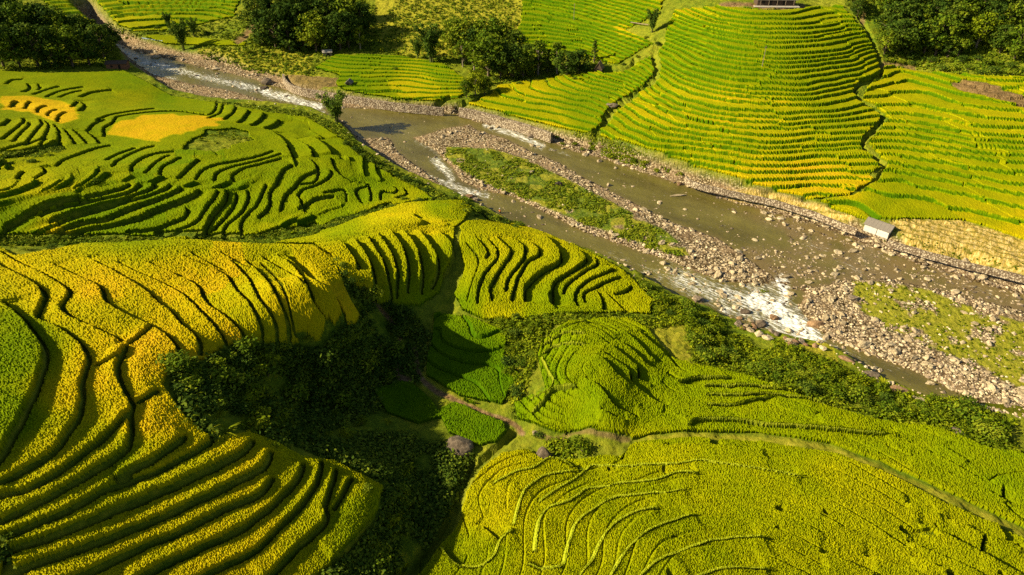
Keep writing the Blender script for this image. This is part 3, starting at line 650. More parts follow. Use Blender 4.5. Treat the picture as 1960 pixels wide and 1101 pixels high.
# ------------------------------------------------------------------ terraces
CELL = np.empty(NR); CELL[1:] = np.diff(RR); CELL[0] = CELL[1]
CELL2 = np.repeat(CELL[:, None], NA, 1)
TER = np.zeros(X.shape)          # what terracing adds to the smooth land
PID = np.full(X.shape, 0.5); WALL = np.zeros(X.shape)
cut = np.zeros(X.shape, bool)    # strips without rice: risers and the ditch below them
RICE_H = 0.75
gy, gx = None, None
def slope_at(p):
    e = 1.5
    return np.stack([(sample(ZS, p[:, 0] + e, p[:, 1]) - sample(ZS, p[:, 0] - e, p[:, 1])) / (2 * e),
                     (sample(ZS, p[:, 0], p[:, 1] + e) - sample(ZS, p[:, 0], p[:, 1] - e)) / (2 * e)], 1)
near_line = np.zeros(X.shape); bund = np.zeros(X.shape)
for fname, lines in LINES.items():
    k = FN.index(fname)
    W = []
    for L in lines:
        p = ground_at(*np.array(catmull(L, 6.0)).T, lift=1.0, G=ZS)[:, :2]
        W.append(catmull(p[::2] if len(p) > 6 else p, 1.2))
    for a, P in enumerate(W):
        # spacing to the neighbours
        nn = []
        for q in P[::max(1, len(P) // 12)]:
            dd = [np.hypot(*(o - q).T).min() for b, o in enumerate(W) if b != a]
            dd = sorted(x for x in dd if x > 0.9)
            if dd: nn.append(np.mean(dd[:2]))
        w = float(np.clip(np.median(nn) if nn else 5, 2.2, 7.5))
        g = slope_at(P)
        tan = np.gradient(P, axis=0); tan /= np.linalg.norm(tan, axis=1)[:, None] + 1e-9
        nrm = np.stack([-tan[:, 1], tan[:, 0]], 1)
        s = float(np.mean((g * nrm).sum(1)))
        sgn = 1.0 if s >= 0 else -1.0                       # +1: ground rises to the left of travel
        isb = (fname == 'front' and a <= 10) or (fname == 'dome' and (9 <= a <= 13 or 15 <= a <= 19))
        if fname in ('front', 'dome'):
            ex = float((nrm @ np.array(((0.9, -0.6) if isb else (0.9, 0.45)) if fname == 'front' else (0.9, 0.45))).mean())
            sgn = (1.0 if ex >= 0 else -1.0) if isb else (-1.0 if ex >= 0 else 1.0)
        h = float(np.clip(abs(s) * w * 1.15, 0.55, 1.9))
        if fname == 'gold': h = max(0.55, h * 0.84)
        if fname in ('front', 'dome'): h = min(h, 0.95)
        m = w + 2
        r_ = np.hypot(*P.T); a_ = np.arctan2(P[:, 0], P[:, 1])
        i0, i1 = np.searchsorted(RR, [r_.min() - m, r_.max() + m])
        j0, j1 = np.searchsorted(AZ, [a_.min() - m / max(r_.min(), 30), a_.max() + m / max(r_.min(), 30)])
        if i1 <= i0 or j1 <= j0: continue
        sl = (slice(i0, i1), slice(j0, j1))
        wx = X[sl] + 0.22 * vnoise(X[sl] / 1.7, Y[sl] / 1.7, 41) + 0.3 * vnoise(X[sl] / 5, Y[sl] / 5, 43); wy = Y[sl] + 0.22 * vnoise(X[sl] / 1.7, Y[sl] / 1.7, 42)
        best = np.full(wx.shape, 1e9); side = np.zeros(wx.shape); arc = np.zeros(wx.shape); inside = np.zeros(wx.shape, bool)
        seg = np.hypot(*np.diff(P, axis=0).T); S = np.concatenate([[0], np.cumsum(seg)]); LEN = S[-1]
        for q in range(len(P) - 1):
            e = P[q + 1] - P[q]
            t = ((wx - P[q, 0]) * e[0] + (wy - P[q, 1]) * e[1]) / (e @ e + 1e-9)
            ok = (t > -0.02 if q == 0 else np.True_) & (t < 1.02 if q == len(P) - 2 else np.True_)
            t = np.clip(t, 0, 1)
            ddx = wx - P[q, 0] - t * e[0]; ddy = wy - P[q, 1] - t * e[1]
            d = np.hypot(ddx, ddy); up = d < best
            best = np.where(up, d, best); side = np.where(up, np.sign(e[0] * ddy - e[1] * ddx), side)
            arc = np.where(up, S[q] + t * seg[q], arc); inside = np.where(up, ok, inside)
        sd_ = best * side * sgn                              # >0 on the upper side
        tl = min(0.9, LEN * 0.12)
        tap = np.clip(np.minimum(arc, LEN - arc) / tl, 0, 1) * inside
        rw_ = np.maximum(0.16, 0.25 * CELL2[sl])
        fall = np.clip(1 - best / w, 0, 1)
        TER[sl] += 0.5 * h * np.clip(sd_ / rw_, -1, 1) * fall * tap
        down = -sgn * nrm.mean(0); lit = float(down @ np.array((SUN_FROM.x, SUN_FROM.y)))
        gap = np.maximum(0.45, 0.9 * CELL2[sl]) * (0.55 if fname in ('front', 'dome') else 1.0)
        if lit > 0.25: gap = gap * 0.5
        if isb:        # grassy bund standing in the sun
            bw = np.maximum(0.36 if fname == 'front' else 0.2, 0.6 * CELL2[sl])
            ridge = (np.abs(sd_ - 0.15) < bw) & (tap > 0.15)
            cut[sl] |= ridge; bund[sl] = np.maximum(bund[sl], ridge * (1.0 if fname == 'front' else 0.45))
            continue
        cut[sl] |= (sd_ < 0.14) & (sd_ > -gap) & (tap > 0.25)
        near_line[sl] = np.maximum(near_line[sl], np.clip(2 - best / w, 0, 1) * tap)
# contour terraces on the slopes where they run too dense to follow one by one
for k, n in enumerate(FN):
    poly, mode, step = FIELDS[n]
    if mode != 'contour' and n not in ('west',): continue
    if mode == 'line': step = 1.2
    nz = 0.5 if mode == 'line' else 1.0
    mk = field_id == k
    q = ZS / step + 0.7 * vnoise(ZS / 2.3, 0 * ZS + k, 55) * nz + nz * (0.55 * fbm(X / 22, Y / 22, 50 + k, 2) + 0.22 * vnoise(X / 6, Y / 6, 60 + k))
    # walls between neighbours shift the steps
    cellx = np.floor((X + 0.25 * Y) / 16.0 + 1.5 * vnoise(np.floor(q) * 3.7, q * 0 + 0.3, 70 + k) + vnoise(X / 30, Y / 30, 75))
    q = q + 0.5 * (_T[(cellx.astype(int) * 7 + k) & 255, (k * 13) & 255] - 0.5)
    fl = np.floor(q); f = q - fl
    gr = np.abs(np.gradient(q, axis=0)) + 0.5 * np.abs(np.gradient(q, axis=1))
    gw = np.clip(1.15 * gr, 0.07, 0.34)
    rise = np.clip((f - 1 + gw) / gw, 0, 1)
    add = step * (0.5 - f) * 0.95 + step * rise - 0.42 * np.clip(1 - np.abs(f - 1 + gw) / (0.8 * gw), 0, 1)
    wgt = mk * 1.0
    if mode == 'line': wgt = wgt * np.clip(1 - near_line * 1.3, 0, 1) * np.clip(np.maximum((U - 520) / 80, (V - 285) / 30), 0, 1)
    TER += add * wgt
    pid = _T[(fl.astype(int) * 31 + cellx.astype(int) * 17) & 255, (fl.astype(int) * 5 + 11 * cellx.astype(int)) & 255]
    PID = np.where(wgt > 0.5, pid, PID)
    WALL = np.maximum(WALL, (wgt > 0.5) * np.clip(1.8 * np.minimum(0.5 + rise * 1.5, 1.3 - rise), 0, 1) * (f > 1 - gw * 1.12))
# low bunds that show as fine lines through the even crop of the right foreground
crease = np.zeros(X.shape)
for n, st_ in (('front', 0.95), ('dome', 0.8)):
    mk = (field_id == FN.index(n)) & (near_line < 0.9)
    q = ZS / st_ + 0.35 * fbm(X / 18, Y / 18, 120, 2) + 0.12 * vnoise(X / 5, Y / 5, 121)
    f = q - np.floor(q); gr = np.abs(np.gradient(q, axis=0)) + np.abs(np.gradient(q, axis=1))
    on = np.clip(0.9 + 2.2 * vnoise(X / 17 + 3 * np.floor(q), Y / 17, 122), 0, 1)
    TER += mk * 0.5 * st_ * (0.5 - f) * on
    crease = np.maximum(crease, mk * on * np.clip(1.5 - np.minimum(f, 1 - f) / np.maximum(1.6 * gr, 0.045), 0, 1))
rice &= ~cut
ZT = ZB + TER * (1 - rw) - gull
jig0 = rng.random(X.shape) - 0.5
# roughness of the unplanted ground
scr = (~rice) & (rw < 0.3)
ZT = ZT + np.where(scr & ~cut, 0.6, 0.08) * fol * (1 - rw)
ZT = ZT - 0.25 * (cut & (field_id >= 0) & (bund == 0)) + (bund > 0) * (RICE_H + 0.16 * bund - 0.04 + 0.16 * jig0)

# paddies as connected patches, for the tone of each
lab = np.where(rice, np.arange(rice.size).reshape(rice.shape), rice.size)
flat = None
for it in range(60):
    old = lab.copy()
    for a, b in (((slice(1, None), slice(None)), (slice(None, -1), slice(None))), ((slice(None), slice(1, None)), (slice(None), slice(None, -1)))):
        both = rice[a] & rice[b]
        m = np.minimum(lab[a], lab[b])
        lab[a] = np.where(both, m, lab[a]); lab[b] = np.where(both, np.minimum(lab[b], m), lab[b])
    fl = np.append(lab.ravel(), rice.size)
    for _ in range(3): fl = fl[fl]
    lab = fl[:-1].reshape(lab.shape)
    if (lab == old).all(): break
un, inv, cnt = np.unique(lab, return_inverse=True, return_counts=True)
inv = inv.reshape(lab.shape)
print('paddies', len(un), 'passes', it)
# ripeness: survey of colours
RP = np.array(RIPE)
num = np.zeros(ZC.shape); den = np.zeros(ZC.shape)
uc, vc = U[np.ix_(cR, cA)], V[np.ix_(cR, cA)]
for u0, v0, p in RP:
    w_ = 1.0 / (((uc - u0) ** 2 + 2.2 * (vc - v0) ** 2) + 60.0) ** 2
    num += w_ * p; den += w_
rip = upsample(num / den)
mean = np.bincount(inv.ravel(), rip.ravel()) / cnt
jit = (np.random.default_rng(5).random(len(un)) - 0.5) * 0.16
small = np.clip(1.4 - cnt / 9000.0, 0, 1)[inv]
RIPE_V = rip * (1 - 0.75 * small) + mean[inv] * 0.75 * small + jit[inv] * np.minimum(1, small + 0.35) + (PID - 0.5) * 0.12
RIPE_V = RIPE_V + 0.07 * ((U > 860) & (V < 420)) - 0.09 * (field_id == FN.index('west')) * (RIPE_V < 0.75)
RIPE_V = RIPE_V - 0.12 * (field_id == FN.index('top'))
for poly, val in PLOTS:
    pm = box_blur(in_poly(U + wob * 2.2 + 6 * fbm(X / 17, Y / 17, 87, 2), V + wob * 0.8, poly), 1)
    RIPE_V = RIPE_V * (1 - pm) + (val + 0.1 * (jit[inv] + fbm(X / 9, Y / 9, 86, 2) * 0.3)) * pm
RIPE_V = np.clip(RIPE_V, 0, 1); RIPE_V = RIPE_V + (0.02 - RIPE_V) * 0.95 * WALL      # weedy green risers, coloured darker to deepen the shaded step lines

# canopy height
jig = rng.random(X.shape) - 0.5
leafy = 0.23 * jig + 0.05 * vnoise(X / 0.45, Y / 0.45, 81) + 0.08 * vnoise(X / 1.6, Y / 1.6, 82)
holes_ = vnoise(X / 2.2, Y / 2.2, 83) + 0.5 * vnoise(X / 13, Y / 13, 84)
leafy = leafy * np.clip(1.15 - (RR[:, None] - 120) / 150.0, 0.30, 1.0)
canopy = RICE_H + leafy
front = (field_id == FN.index('front'))
canopy = canopy - np.where(front & (holes_ > 0.44), 0.75, 0)          # lodged and bare spots
canopy = canopy - 0.42 * crease
ZCAN = ZT + canopy

IDX = np.arange(NR * NA).reshape(NR, NA)
QUAD = np.stack([IDX[:-1, :-1], IDX[:-1, 1:], IDX[1:, 1:], IDX[1:, :-1]], -1)
QUAD = QUAD[..., ::-1]
XJ = X + 0.22 * CELL2.clip(0, 0.5) * (rng.random(X.shape) - 0.5); YJ = Y + 0.5 * CELL2.clip(0, 0.5) * (rng.random(X.shape) - 0.5)

# ------------------------------------------------------------------ ground
dry = np.maximum(dry, np.clip(0.5 + 1.2 * fbm(X / 14, Y / 14, 91, 3), 0, 1) * 0.4 * scr)
hillgrass = in_poly(U, V, [(720, 0), (1000, 0), (1000, 90), (860, 110), (760, 105), (700, 60)]) | in_poly(U, V, [(380, 92), (600, 100), (590, 160), (480, 140), (380, 110)])
dry = np.maximum(dry, 0.75 * hillgrass)
dry = np.maximum(dry, 0.7 * in_poly(U, V, [(1220, 620), (1330, 620), (1320, 690), (1280, 690)]))
dry = np.maximum(dry, 0.8 * in_poly(U, V, [(1530, 660), (1590, 655), (1605, 690), (1570, 710), (1530, 690)]))
gravel = np.clip(rw * 1.6, 0, 1) * (1 - 0.92 * box_blur(island & (vnoise(X / 5, Y / 5, 92) < 0.33), 1)) * (1 - 0.95 * box_blur(gbar & (fbm(X / 4, Y / 4, 93, 3) < 0.26), 1))
dry = np.maximum(dry, 0.62 * gbar); dry = np.maximum(dry, (island & (vnoise(X / 4, Y / 4, 94) > 0.05)) * 0.55)
wet = np.clip(ww * 1.5, 0, 1) * 0.7
straw = box_blur(in_poly(U + wob * 0.4, V, HOLES[2]) | in_poly(U + wob * 0.3, V, HOLES[4]), 1)
soil = np.maximum(soil, 0.95 * box_blur(in_poly(U + wob * 0.4, V + 0.2 * wob, HOLES[3]), 1))
soil = np.maximum(soil, 0.8 * in_poly(U, V, [(545, 142), (600, 146), (655, 150), (650, 165), (600, 168), (555, 160)]))
# clods and swathes of cut straw
ZT = ZT + straw * (0.28 * np.clip(fbm((X * 0.5 + Y * 0.85) / 0.9, (X * 0.85 - Y * 0.5) / 4.0, 95, 2) + 0.1, 0, 1))
ground_me = mesh_np('hillside', np.stack([XJ, YJ, ZT], -1).reshape(-1, 3), QUAD.reshape(-1, 4),
                    {'dry': dry.ravel(), 'bund': bund.astype(np.float32).ravel(), 'soil': soil.ravel(), 'gravel': gravel.ravel(), 'straw': straw.ravel(), 'wet': wet.ravel()}, False, [mat_terrain()])
tag(link('hillside', ground_me), kind='structure')

# ------------------------------------------------------------------ rice
M_RICE = mat_rice()
RICE_TXT = {
 'gold': ('ripe golden rice on the terraces of the left foreground spur', 'ripe rice'),
 'knoll': ('yellow green rice on the finger terraces of the rounded middle knoll', 'rice'),
 'spur': ('olive green rice on the curved terraces right of the knoll above the river', 'rice'),
 'hollow': ('dark green young rice in the shaded hollow under the knoll', 'young rice'),
 'hollow2': ('bright green young rice in the small patch below the dirt path', 'young rice'),
 'hollow3': ('deep green young rice in full shade beside the scrubby ravine', 'young rice'),
 'dome': ('green rice on the dome shaped field with thin dark folds beside the river scrub', 'rice'),
 'front': ('olive and yellow rice with bright bunds filling the lower right foreground', 'rice'),
 'west': ('green rice on the wavy terraces left of the river with gold plots', 'rice'),
 'flat': ('green and yellow rice on the flat riverside plots around the little hut', 'rice'),
 'east1': ('yellow rice on the gentle field behind the stone embankment', 'rice'),
 'hill': ('green rice on the many narrow steps of the far central hillside', 'rice'),
 'east2': ('light green rice on the broad far right slope above the stubble', 'rice'),
 'top': ('green and golden rice on the small steps at the top centre', 'rice'),
 'north': ('yellow green rice on the distant steps at the top left corner', 'rice'),
 'north2': ('bright green rice strip on the far bank below the bamboo', 'rice'),
}
qm = (rice[:-1, :-1].astype(np.int8) + rice[1:, :-1] + rice[:-1, 1:] + rice[1:, 1:]) >= 3
fa = np.maximum(np.maximum(field_id[:-1, :-1], field_id[1:, 1:]), np.maximum(field_id[:-1, 1:], field_id[1:, :-1]))
NV = NR * NA
XF, YF, ZF, TF, RF = XJ.ravel(), YJ.ravel(), ZCAN.ravel(), ZT.ravel(), RIPE_V.ravel()
for k, n in enumerate(FN):
    sel = qm & (fa == k)
    if sel.sum() < 20: continue
    F = QUAD[sel]
    # walls of stems round every planted patch
    sp_ = np.pad(sel, 1)
    W = []
    for di, dj, a0, a1 in ((-1, 0, (0, 0), (0, 1)), (1, 0, (1, 1), (1, 0)), (0, -1, (1, 0), (0, 0)), (0, 1, (0, 1), (1, 1))):
        e = sel & ~sp_[1 + di:1 + di + NR - 1, 1 + dj:1 + dj + NA - 1]
        i, j = np.nonzero(e)
        W.append(np.stack([IDX[i + a0[0], j + a0[1]], IDX[i + a1[0], j + a1[1]]], 1))
    W = np.vstack(W)
    ids = np.unique(F); re = np.full(NV, -1, np.int64); re[ids] = np.arange(len(ids))
    wid = np.unique(W); rw2 = np.full(NV, -1, np.int64); rw2[wid] = np.arange(len(wid)) + len(ids)
    rim = np.zeros(NV, bool); rim[wid] = True
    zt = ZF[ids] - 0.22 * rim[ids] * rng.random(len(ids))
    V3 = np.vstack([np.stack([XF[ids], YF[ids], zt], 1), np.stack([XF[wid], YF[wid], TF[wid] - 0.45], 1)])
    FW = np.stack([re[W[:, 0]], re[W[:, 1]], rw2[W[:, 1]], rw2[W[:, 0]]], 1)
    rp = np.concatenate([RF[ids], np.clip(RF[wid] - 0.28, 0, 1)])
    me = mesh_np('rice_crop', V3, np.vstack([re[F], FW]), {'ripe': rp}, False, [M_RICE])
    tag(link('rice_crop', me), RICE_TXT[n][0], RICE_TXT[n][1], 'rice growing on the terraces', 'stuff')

# ------------------------------------------------------------------ river
foam = np.zeros(X.shape)
for line, r0, s0 in FOAM:
    foam = np.maximum(foam, s0 * np.clip(1.3 - dist_line(UR + 2.5 * wob, VR + 1.2 * wob, line) / r0, 0, 1))
wz = ZR + 0.03 * vnoise(X / 1.5, Y / 1.5, 101) + foam * (0.35 * fbm(X / 0.9, Y / 0.9, 102, 2))
wsel = box_blur(inwat, 3) > 0.02
wsel = wsel[:-1, :-1] & wsel[1:, 1:]
F = QUAD[wsel]; ids = np.unique(F); re = np.full(NR * NA, -1, np.int64); re[ids] = np.arange(len(ids))
me = mesh_np('river', np.stack([X.ravel()[ids], Y.ravel()[ids], wz.ravel()[ids]], 1), re[F], {'foam': foam.ravel()[ids], 'shallow': np.clip(box_blur(shoal, 6, 2) * (0.6 + fbm(X / 5, Y / 5, 104, 3)) + 0.8 * np.clip(1.25 - box_blur(inwat, 5), 0, 0.7), 0, 1).ravel()[ids]}, True, [mat_water()])
tag(link('river', me), kind='structure')
# ------------------------------------------------------------------ plants: leaf clouds, blades, tubes
def unit(n, g): 
    a = g.normal(size=(n, 3)); return a / np.linalg.norm(a, axis=1)[:, None]
def leaves(C, R, n, size, g, up=0.35, droop=0.0, tint0=0.5, spread=0.5, aspect=0.55):
    """n leaf faces in each ball C,R -> verts, quads, tint"""
    k = len(C)
    d = unit(k * n, g); rad = g.random(k * n) ** 0.45
    P = np.repeat(C, n, 0) + d * np.repeat(R, n, 0) * rad[:, None]
    P[:, 2] -= droop * rad * np.repeat(R[:, 2], n)
    N = d * 0.7 + unit(k * n, g) * 0.75 + np.array((0, 0, up)); N /= np.linalg.norm(N, axis=1)[:, None]
    A = np.cross(N, unit(k * n, g)); A /= np.linalg.norm(A, axis=1)[:, None] + 1e-9
    B = np.cross(N, A)
    s = size * (0.6 + 0.9 * g.random(k * n))[:, None]
    A = A * s; B = B * s * aspect
    V = np.stack([P - A, P - B * 1.1 + 0.1 * A, P + A, P + B], 1).reshape(-1, 3)
    F = np.arange(k * n * 4).reshape(-1, 4)
    t = tint0 + (g.random(k * n) - 0.5) * spread + np.repeat((g.random(k) - 0.5) * 0.35, n)
    return V, F, np.repeat(t, 4)
def tube(P, R, seg=6):
    P = np.asarray(P, float); V = []; F = []
    for i, p in enumerate(P):
        t = P[min(i + 1, len(P) - 1)] - P[max(i - 1, 0)]; t /= np.linalg.norm(t) + 1e-9
        a = np.cross(t, (0.3, 0.9, 0.1)); a /= np.linalg.norm(a); b = np.cross(t, a)
        for s in range(seg):
            w = 2 * math.pi * s / seg
            V.append(p + R[i] * (a * math.cos(w) + b * math.sin(w)))
    for i in range(len(P) - 1):
        for s in range(seg):
            F.append((i * seg + s, i * seg + (s + 1) % seg, (i + 1) * seg + (s + 1) % seg, (i + 1) * seg + s))
    return np.array(V), np.array(F)
def join(parts):
    V = []; F = []; T = []; o = 0
    for p in parts:
        V.append(p[0]); F.append(p[1] + o); o += len(p[0])
        T.append(p[2] if len(p) > 2 else np.full(len(p[0]), 0.5))
    return np.vstack(V), np.vstack(F), np.concatenate(T)
def blades(n, length, width, g, lift=0.9, arch=1.0, tint0=0.5, base=0.1, segs=3):
    V = []; F = []; T = []
    for i in range(n):
        a = g.random() * 2 * math.pi; L = length * (0.6 + 0.5 * g.random()); h = lift * (0.6 + 0.6 * g.random())
        c, s = math.cos(a), math.sin(a); o = len(V); t = tint0 + (g.random() - 0.5) * 0.5
        bx, by = base * (g.random() - .5), base * (g.random() - .5)
        for j in range(segs + 1):
            q = j / segs; w = width * (0.5 + 1.2 * q) * (1 - q ** 3) + 0.004
            r = L * q * (0.45 + 0.55 * q * arch); z = h * L * (q - 0.62 * arch * q * q) * 1.25
            V += [(bx + c * r - s * w, by + s * r + c * w, z), (bx + c * r + s * w, by + s * r - c * w, z + 0.15 * w)]; T += [t, t]
        for j in range(segs): F.append((o + 2 * j, o + 2 * j + 1, o + 2 * j + 3, o + 2 * j + 2))
    return np.array(V), np.array(F), np.array(T)

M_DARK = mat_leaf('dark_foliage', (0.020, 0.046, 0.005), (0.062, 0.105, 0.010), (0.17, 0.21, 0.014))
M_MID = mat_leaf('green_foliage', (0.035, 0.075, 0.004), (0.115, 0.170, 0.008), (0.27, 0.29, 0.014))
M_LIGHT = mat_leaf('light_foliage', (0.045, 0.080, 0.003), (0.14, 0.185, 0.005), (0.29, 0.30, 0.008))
M_BAMB = mat_leaf('bamboo_foliage', (0.024, 0.055, 0.007), (0.080, 0.135, 0.014), (0.19, 0.25, 0.02))
M_BARK = mat_bark(); M_PALE = mat_bark('pale_bark', (0.16, 0.12, 0.08), (0.40, 0.33, 0.24)); M_CULM = mat_bark('bamboo_culm', (0.07, 0.08, 0.02), (0.16, 0.17, 0.05))

def make_tree(seed, crown_lo=0.3, width=0.36, nclump=22, per=80, leaf=0.030, shape='round', mat=None, bark=None):
    """unit-height tree: (crown mesh, trunk mesh)"""
    g = np.random.default_rng(seed)
    C = []; R = []
    for i in range(nclump):
        q = (i + 0.5) / nclump
        z = crown_lo + (0.93 - crown_lo) * q
        if shape == 'round': w = width * math.sin(math.pi * min(1, 0.16 + 0.84 * (z - crown_lo) / (1 - crown_lo))) ** 0.7
        elif shape == 'tall': w = width * (0.75 + 0.25 * math.sin(7 * q)) * (1 - 0.55 * q ** 3)
        else: w = width * (1.02 - q)
        a = i * 2.4 + g.random(); rr = w * (0.25 + 0.75 * math.sqrt(g.random()))
        C.append((rr * math.cos(a), rr * math.sin(a), z + 0.04 * (g.random() - .5)))
        s = width * (0.30 + 0.26 * g.random()) * (0.7 if shape == 'cone' else 1)
        R.append((s, s, s * 0.72))
    C = np.array(C); R = np.array(R)
    V, F, T = leaves(C, R, per, leaf, g, droop=0.25 if shape == 'tall' else 0.1)
    crown = mesh_np('crown', V, F, {'tint': T}, False, [mat or M_MID])
    bend = (g.random(2) - .5) * 0.06
    sp = [np.array((bend[0] * t, bend[1] * t, t)) for t in np.linspace(-0.03, 0.8, 6)]
    parts = [tube(sp, np.linspace(0.028, 0.008, 6))]
    for c in C[::2]:
        t0 = max(0.12, c[2] - 0.22); b = np.array((bend[0] * t0, bend[1] * t0, t0))
        parts.append(tube([b, (b + c) / 2 + (0, 0, -0.02), c], [0.012, 0.008, 0.003], 5))
    V, F, T = join(parts)
    return crown, mesh_np('trunk', V, F, None, True, [bark or M_BARK])
def make_bamboo(seed, n=16, width=0.28):
    g = np.random.default_rng(seed); parts = []; C = []; R = []
    for i in range(n):
        a = i * 2.4 + g.random(); lean = width * (0.25 + g.random() * 0.75); H = 0.75 + 0.3 * g.random()
        P = []
        for t in np.linspace(0, 1, 7):
            r = 0.03 + lean * t ** 2.2; P.append((r * math.cos(a), r * math.sin(a), H * (t - 0.10 * t ** 4)))
        parts.append(tube(P, np.linspace(0.007, 0.002, 7), 5))
        for t in (0.38, 0.52, 0.64, 0.75, 0.85, 0.94, 1.0):
            r = 0.03 + lean * t ** 2.2; s = 0.075 * (0.8 + 0.5 * g.random())
            C.append((r * math.cos(a) + .03 * (g.random() - .5), r * math.sin(a) + .03 * (g.random() - .5), H * (t - 0.10 * t ** 4) - 0.02)); R.append((s, s, s * 1.05))
    V, F, T = leaves(np.array(C), np.array(R), 24, 0.030, g, up=0.1, droop=0.5, aspect=0.35)
    fol = mesh_np('foliage', V, F, {'tint': T}, False, [M_BAMB])
    V, F, T = join(parts)
    return fol, mesh_np('culms', V, F, None, True, [M_CULM])
TREES = {
 'broad': [make_tree(s, 0.24, 0.36, 24, 85, 0.030, 'round', M_DARK) for s in (1, 2, 3)],
 'green': [make_tree(s, 0.26, 0.34, 24, 85, 0.030, 'round', M_MID) for s in (4, 5, 6)],
 'light': [make_tree(s, 0.30, 0.38, 26, 85, 0.030, 'round', M_LIGHT, M_PALE) for s in (7, 8)],
 'tall':  [make_tree(s, 0.06, 0.22, 30, 80, 0.026, 'tall', M_DARK) for s in (9, 10)],
 'slender': [make_tree(s, 0.34, 0.22, 20, 75, 0.026, 'round', M_MID, M_PALE) for s in (11, 12)],
 'conifer': [make_tree(13, 0.12, 0.20, 26, 60, 0.024, 'cone', M_DARK)],
 'bamboo': [make_bamboo(s) for s in (14, 15)],
}
TREE_WORD = {'broad': 'dark leafy tree', 'green': 'green leafy tree', 'light': 'light green round tree with a pale trunk', 'tall': 'tall dark tree draped in creepers', 'slender': 'slender tree with a pale trunk', 'conifer': 'narrow pointed dark tree', 'bamboo': 'tall bamboo clump with arching tops'}
TREE_SHORT = {'broad': 'dark tree', 'green': 'green tree', 'light': 'pale trunked tree', 'tall': 'creeper hung tree', 'slender': 'slender tree', 'conifer': 'pointed tree'}
ORD = ['leftmost', 'second from the left', 'third from the left', 'fourth from the left', 'fifth from the left', 'sixth from the left', 'seventh from the left', 'eighth from the left', 'ninth from the left', 'tenth from the left', 'eleventh from the left']
used_mesh = {}
def place_tree(kind, u, v, h, label, group, rz=None, wide=1.0):
    p = ground_at(u, v, 0.0, ZT)[0]
    k = used_mesh.get(kind, 0); used_mesh[kind] = k + 1
    a, b = TREES[kind][k % len(TREES[kind])]
    nm = 'bamboo_clump' if kind == 'bamboo' else 'tree'
    o = bpy.data.objects.new(nm, None); COL.objects.link(o)
    o.location = (p[0], p[1], p[2] - 0.15); o.rotation_euler = (0, 0, rnd.random() * 6.28 if rz is None else rz)
    o.scale = (h * wide, h * wide, h)
    tag(o, label, 'bamboo' if kind == 'bamboo' else 'tree', group)
    link('foliage' if kind == 'bamboo' else 'crown', a, parent=o); link('culms' if kind == 'bamboo' else 'trunk', b, parent=o)
    return o
# woods, row by row: (where, row, [(u, v base, height m, kind)])
WOODS = [
 ('dark wood at the far left', 'front', [(8,128,17,'broad'),(40,130,15,'green'),(74,127,17,'broad'),(108,131,16,'tall'),(140,127,15,'green'),(172,124,14,'broad'),(200,112,13,'broad')]),
 ('dark wood at the far left', 'middle', [(-6,100,17,'broad'),(28,98,18,'broad'),(62,100,18,'green'),(95,97,18,'broad'),(130,100,17,'green'),(165,98,14,'broad'),(190,92,12,'tall'),(214,96,10,'broad')]),
 ('dark wood at the far left', 'back', [(-8,62,17,'broad'),(22,60,15,'broad'),(52,66,14,'tall'),(84,72,13,'broad'),(112,78,13,'green'),(150,80,11,'broad'),(10,36,14,'broad')]),
 ('far bank wood, top left centre', 'front', [(503,84,15,'tall'),(528,92,17,'broad'),(556,96,21,'tall'),(582,96,22,'tall'),(606,99,19,'green'),(630,98,17,'tall'),(652,96,18,'broad'),(690,96,11,'slender'),(668,92,15,'broad')]),
 ('far bank wood, top left centre', 'middle', [(495,60,15,'broad'),(520,64,18,'tall'),(548,66,20,'tall'),(575,68,20,'broad'),(605,70,20,'tall'),(635,70,19,'broad'),(664,70,17,'green'),(694,66,14,'broad')]),
 ('far bank wood, top left centre', 'back', [(505,30,12,'broad'),(540,36,16,'tall'),(580,40,17,'broad'),(620,42,17,'broad'),(660,42,15,'broad'),(690,40,12,'green')]),
 ('grove right of the big bamboo', 'back', [(872,100,14,'green'),(893,104,16,'green'),(915,112,15,'broad'),(938,116,18,'green'),(962,118,17,'green'),(984,124,14,'broad')]),
 ('grove right of the big bamboo', 'front', [(886,128,11,'slender'),(908,136,13,'slender'),(935,146,17,'green'),(958,150,16,'broad'),(982,152,13,'broad'),(1002,150,12,'green')]),
 ('tree belt behind the yellow field', 'only', [(1012,138,11,'broad'),(1030,143,14,'slender'),(1048,140,10,'broad'),(1066,142,15,'slender'),(1085,146,10,'broad'),(1108,140,9,'broad'),(1137,120,10,'conifer')]),
 ('ditch at the river wall', 'only', [(893,186,7.5,'green'),(910,182,8.5,'light'),(928,180,7,'green')]),
 ('wooded slope at the top right', 'front', [(1692,104,9,'green'),(1716,104,13,'broad'),(1742,104,11,'green'),(1768,104,12,'broad'),(1790,106,14,'green'),(1812,112,8,'broad'),(1834,106,8,'green'),(1868,92,12,'light'),(1912,104,11,'broad'),(1940,116,12,'green'),(1965,112,13,'broad')]),
 ('wooded slope at the top right', 'middle', [(1698,70,12,'broad'),(1722,74,15,'broad'),(1750,72,13,'green'),(1778,70,13,'broad'),(1805,74,13,'broad'),(1830,70,12,'green'),(1890,64,12,'broad'),(1922,66,12,'green'),(1952,72,13,'broad')]),
 ('wooded slope at the top right', 'back', [(1694,36,11,'green'),(1722,38,13,'broad'),(1752,36,12,'broad'),(1782,34,12,'green'),(1812,34,12,'broad'),(1845,34,11,'green'),(1880,30,12,'broad'),(1915,30,11,'broad'),(1950,34,12,'green')]),
 ('gully beside the central hilltop', 'only', [(1640,34,8,'broad'),(1655,24,8,'green'),(1630,20,7,'broad')]),
]
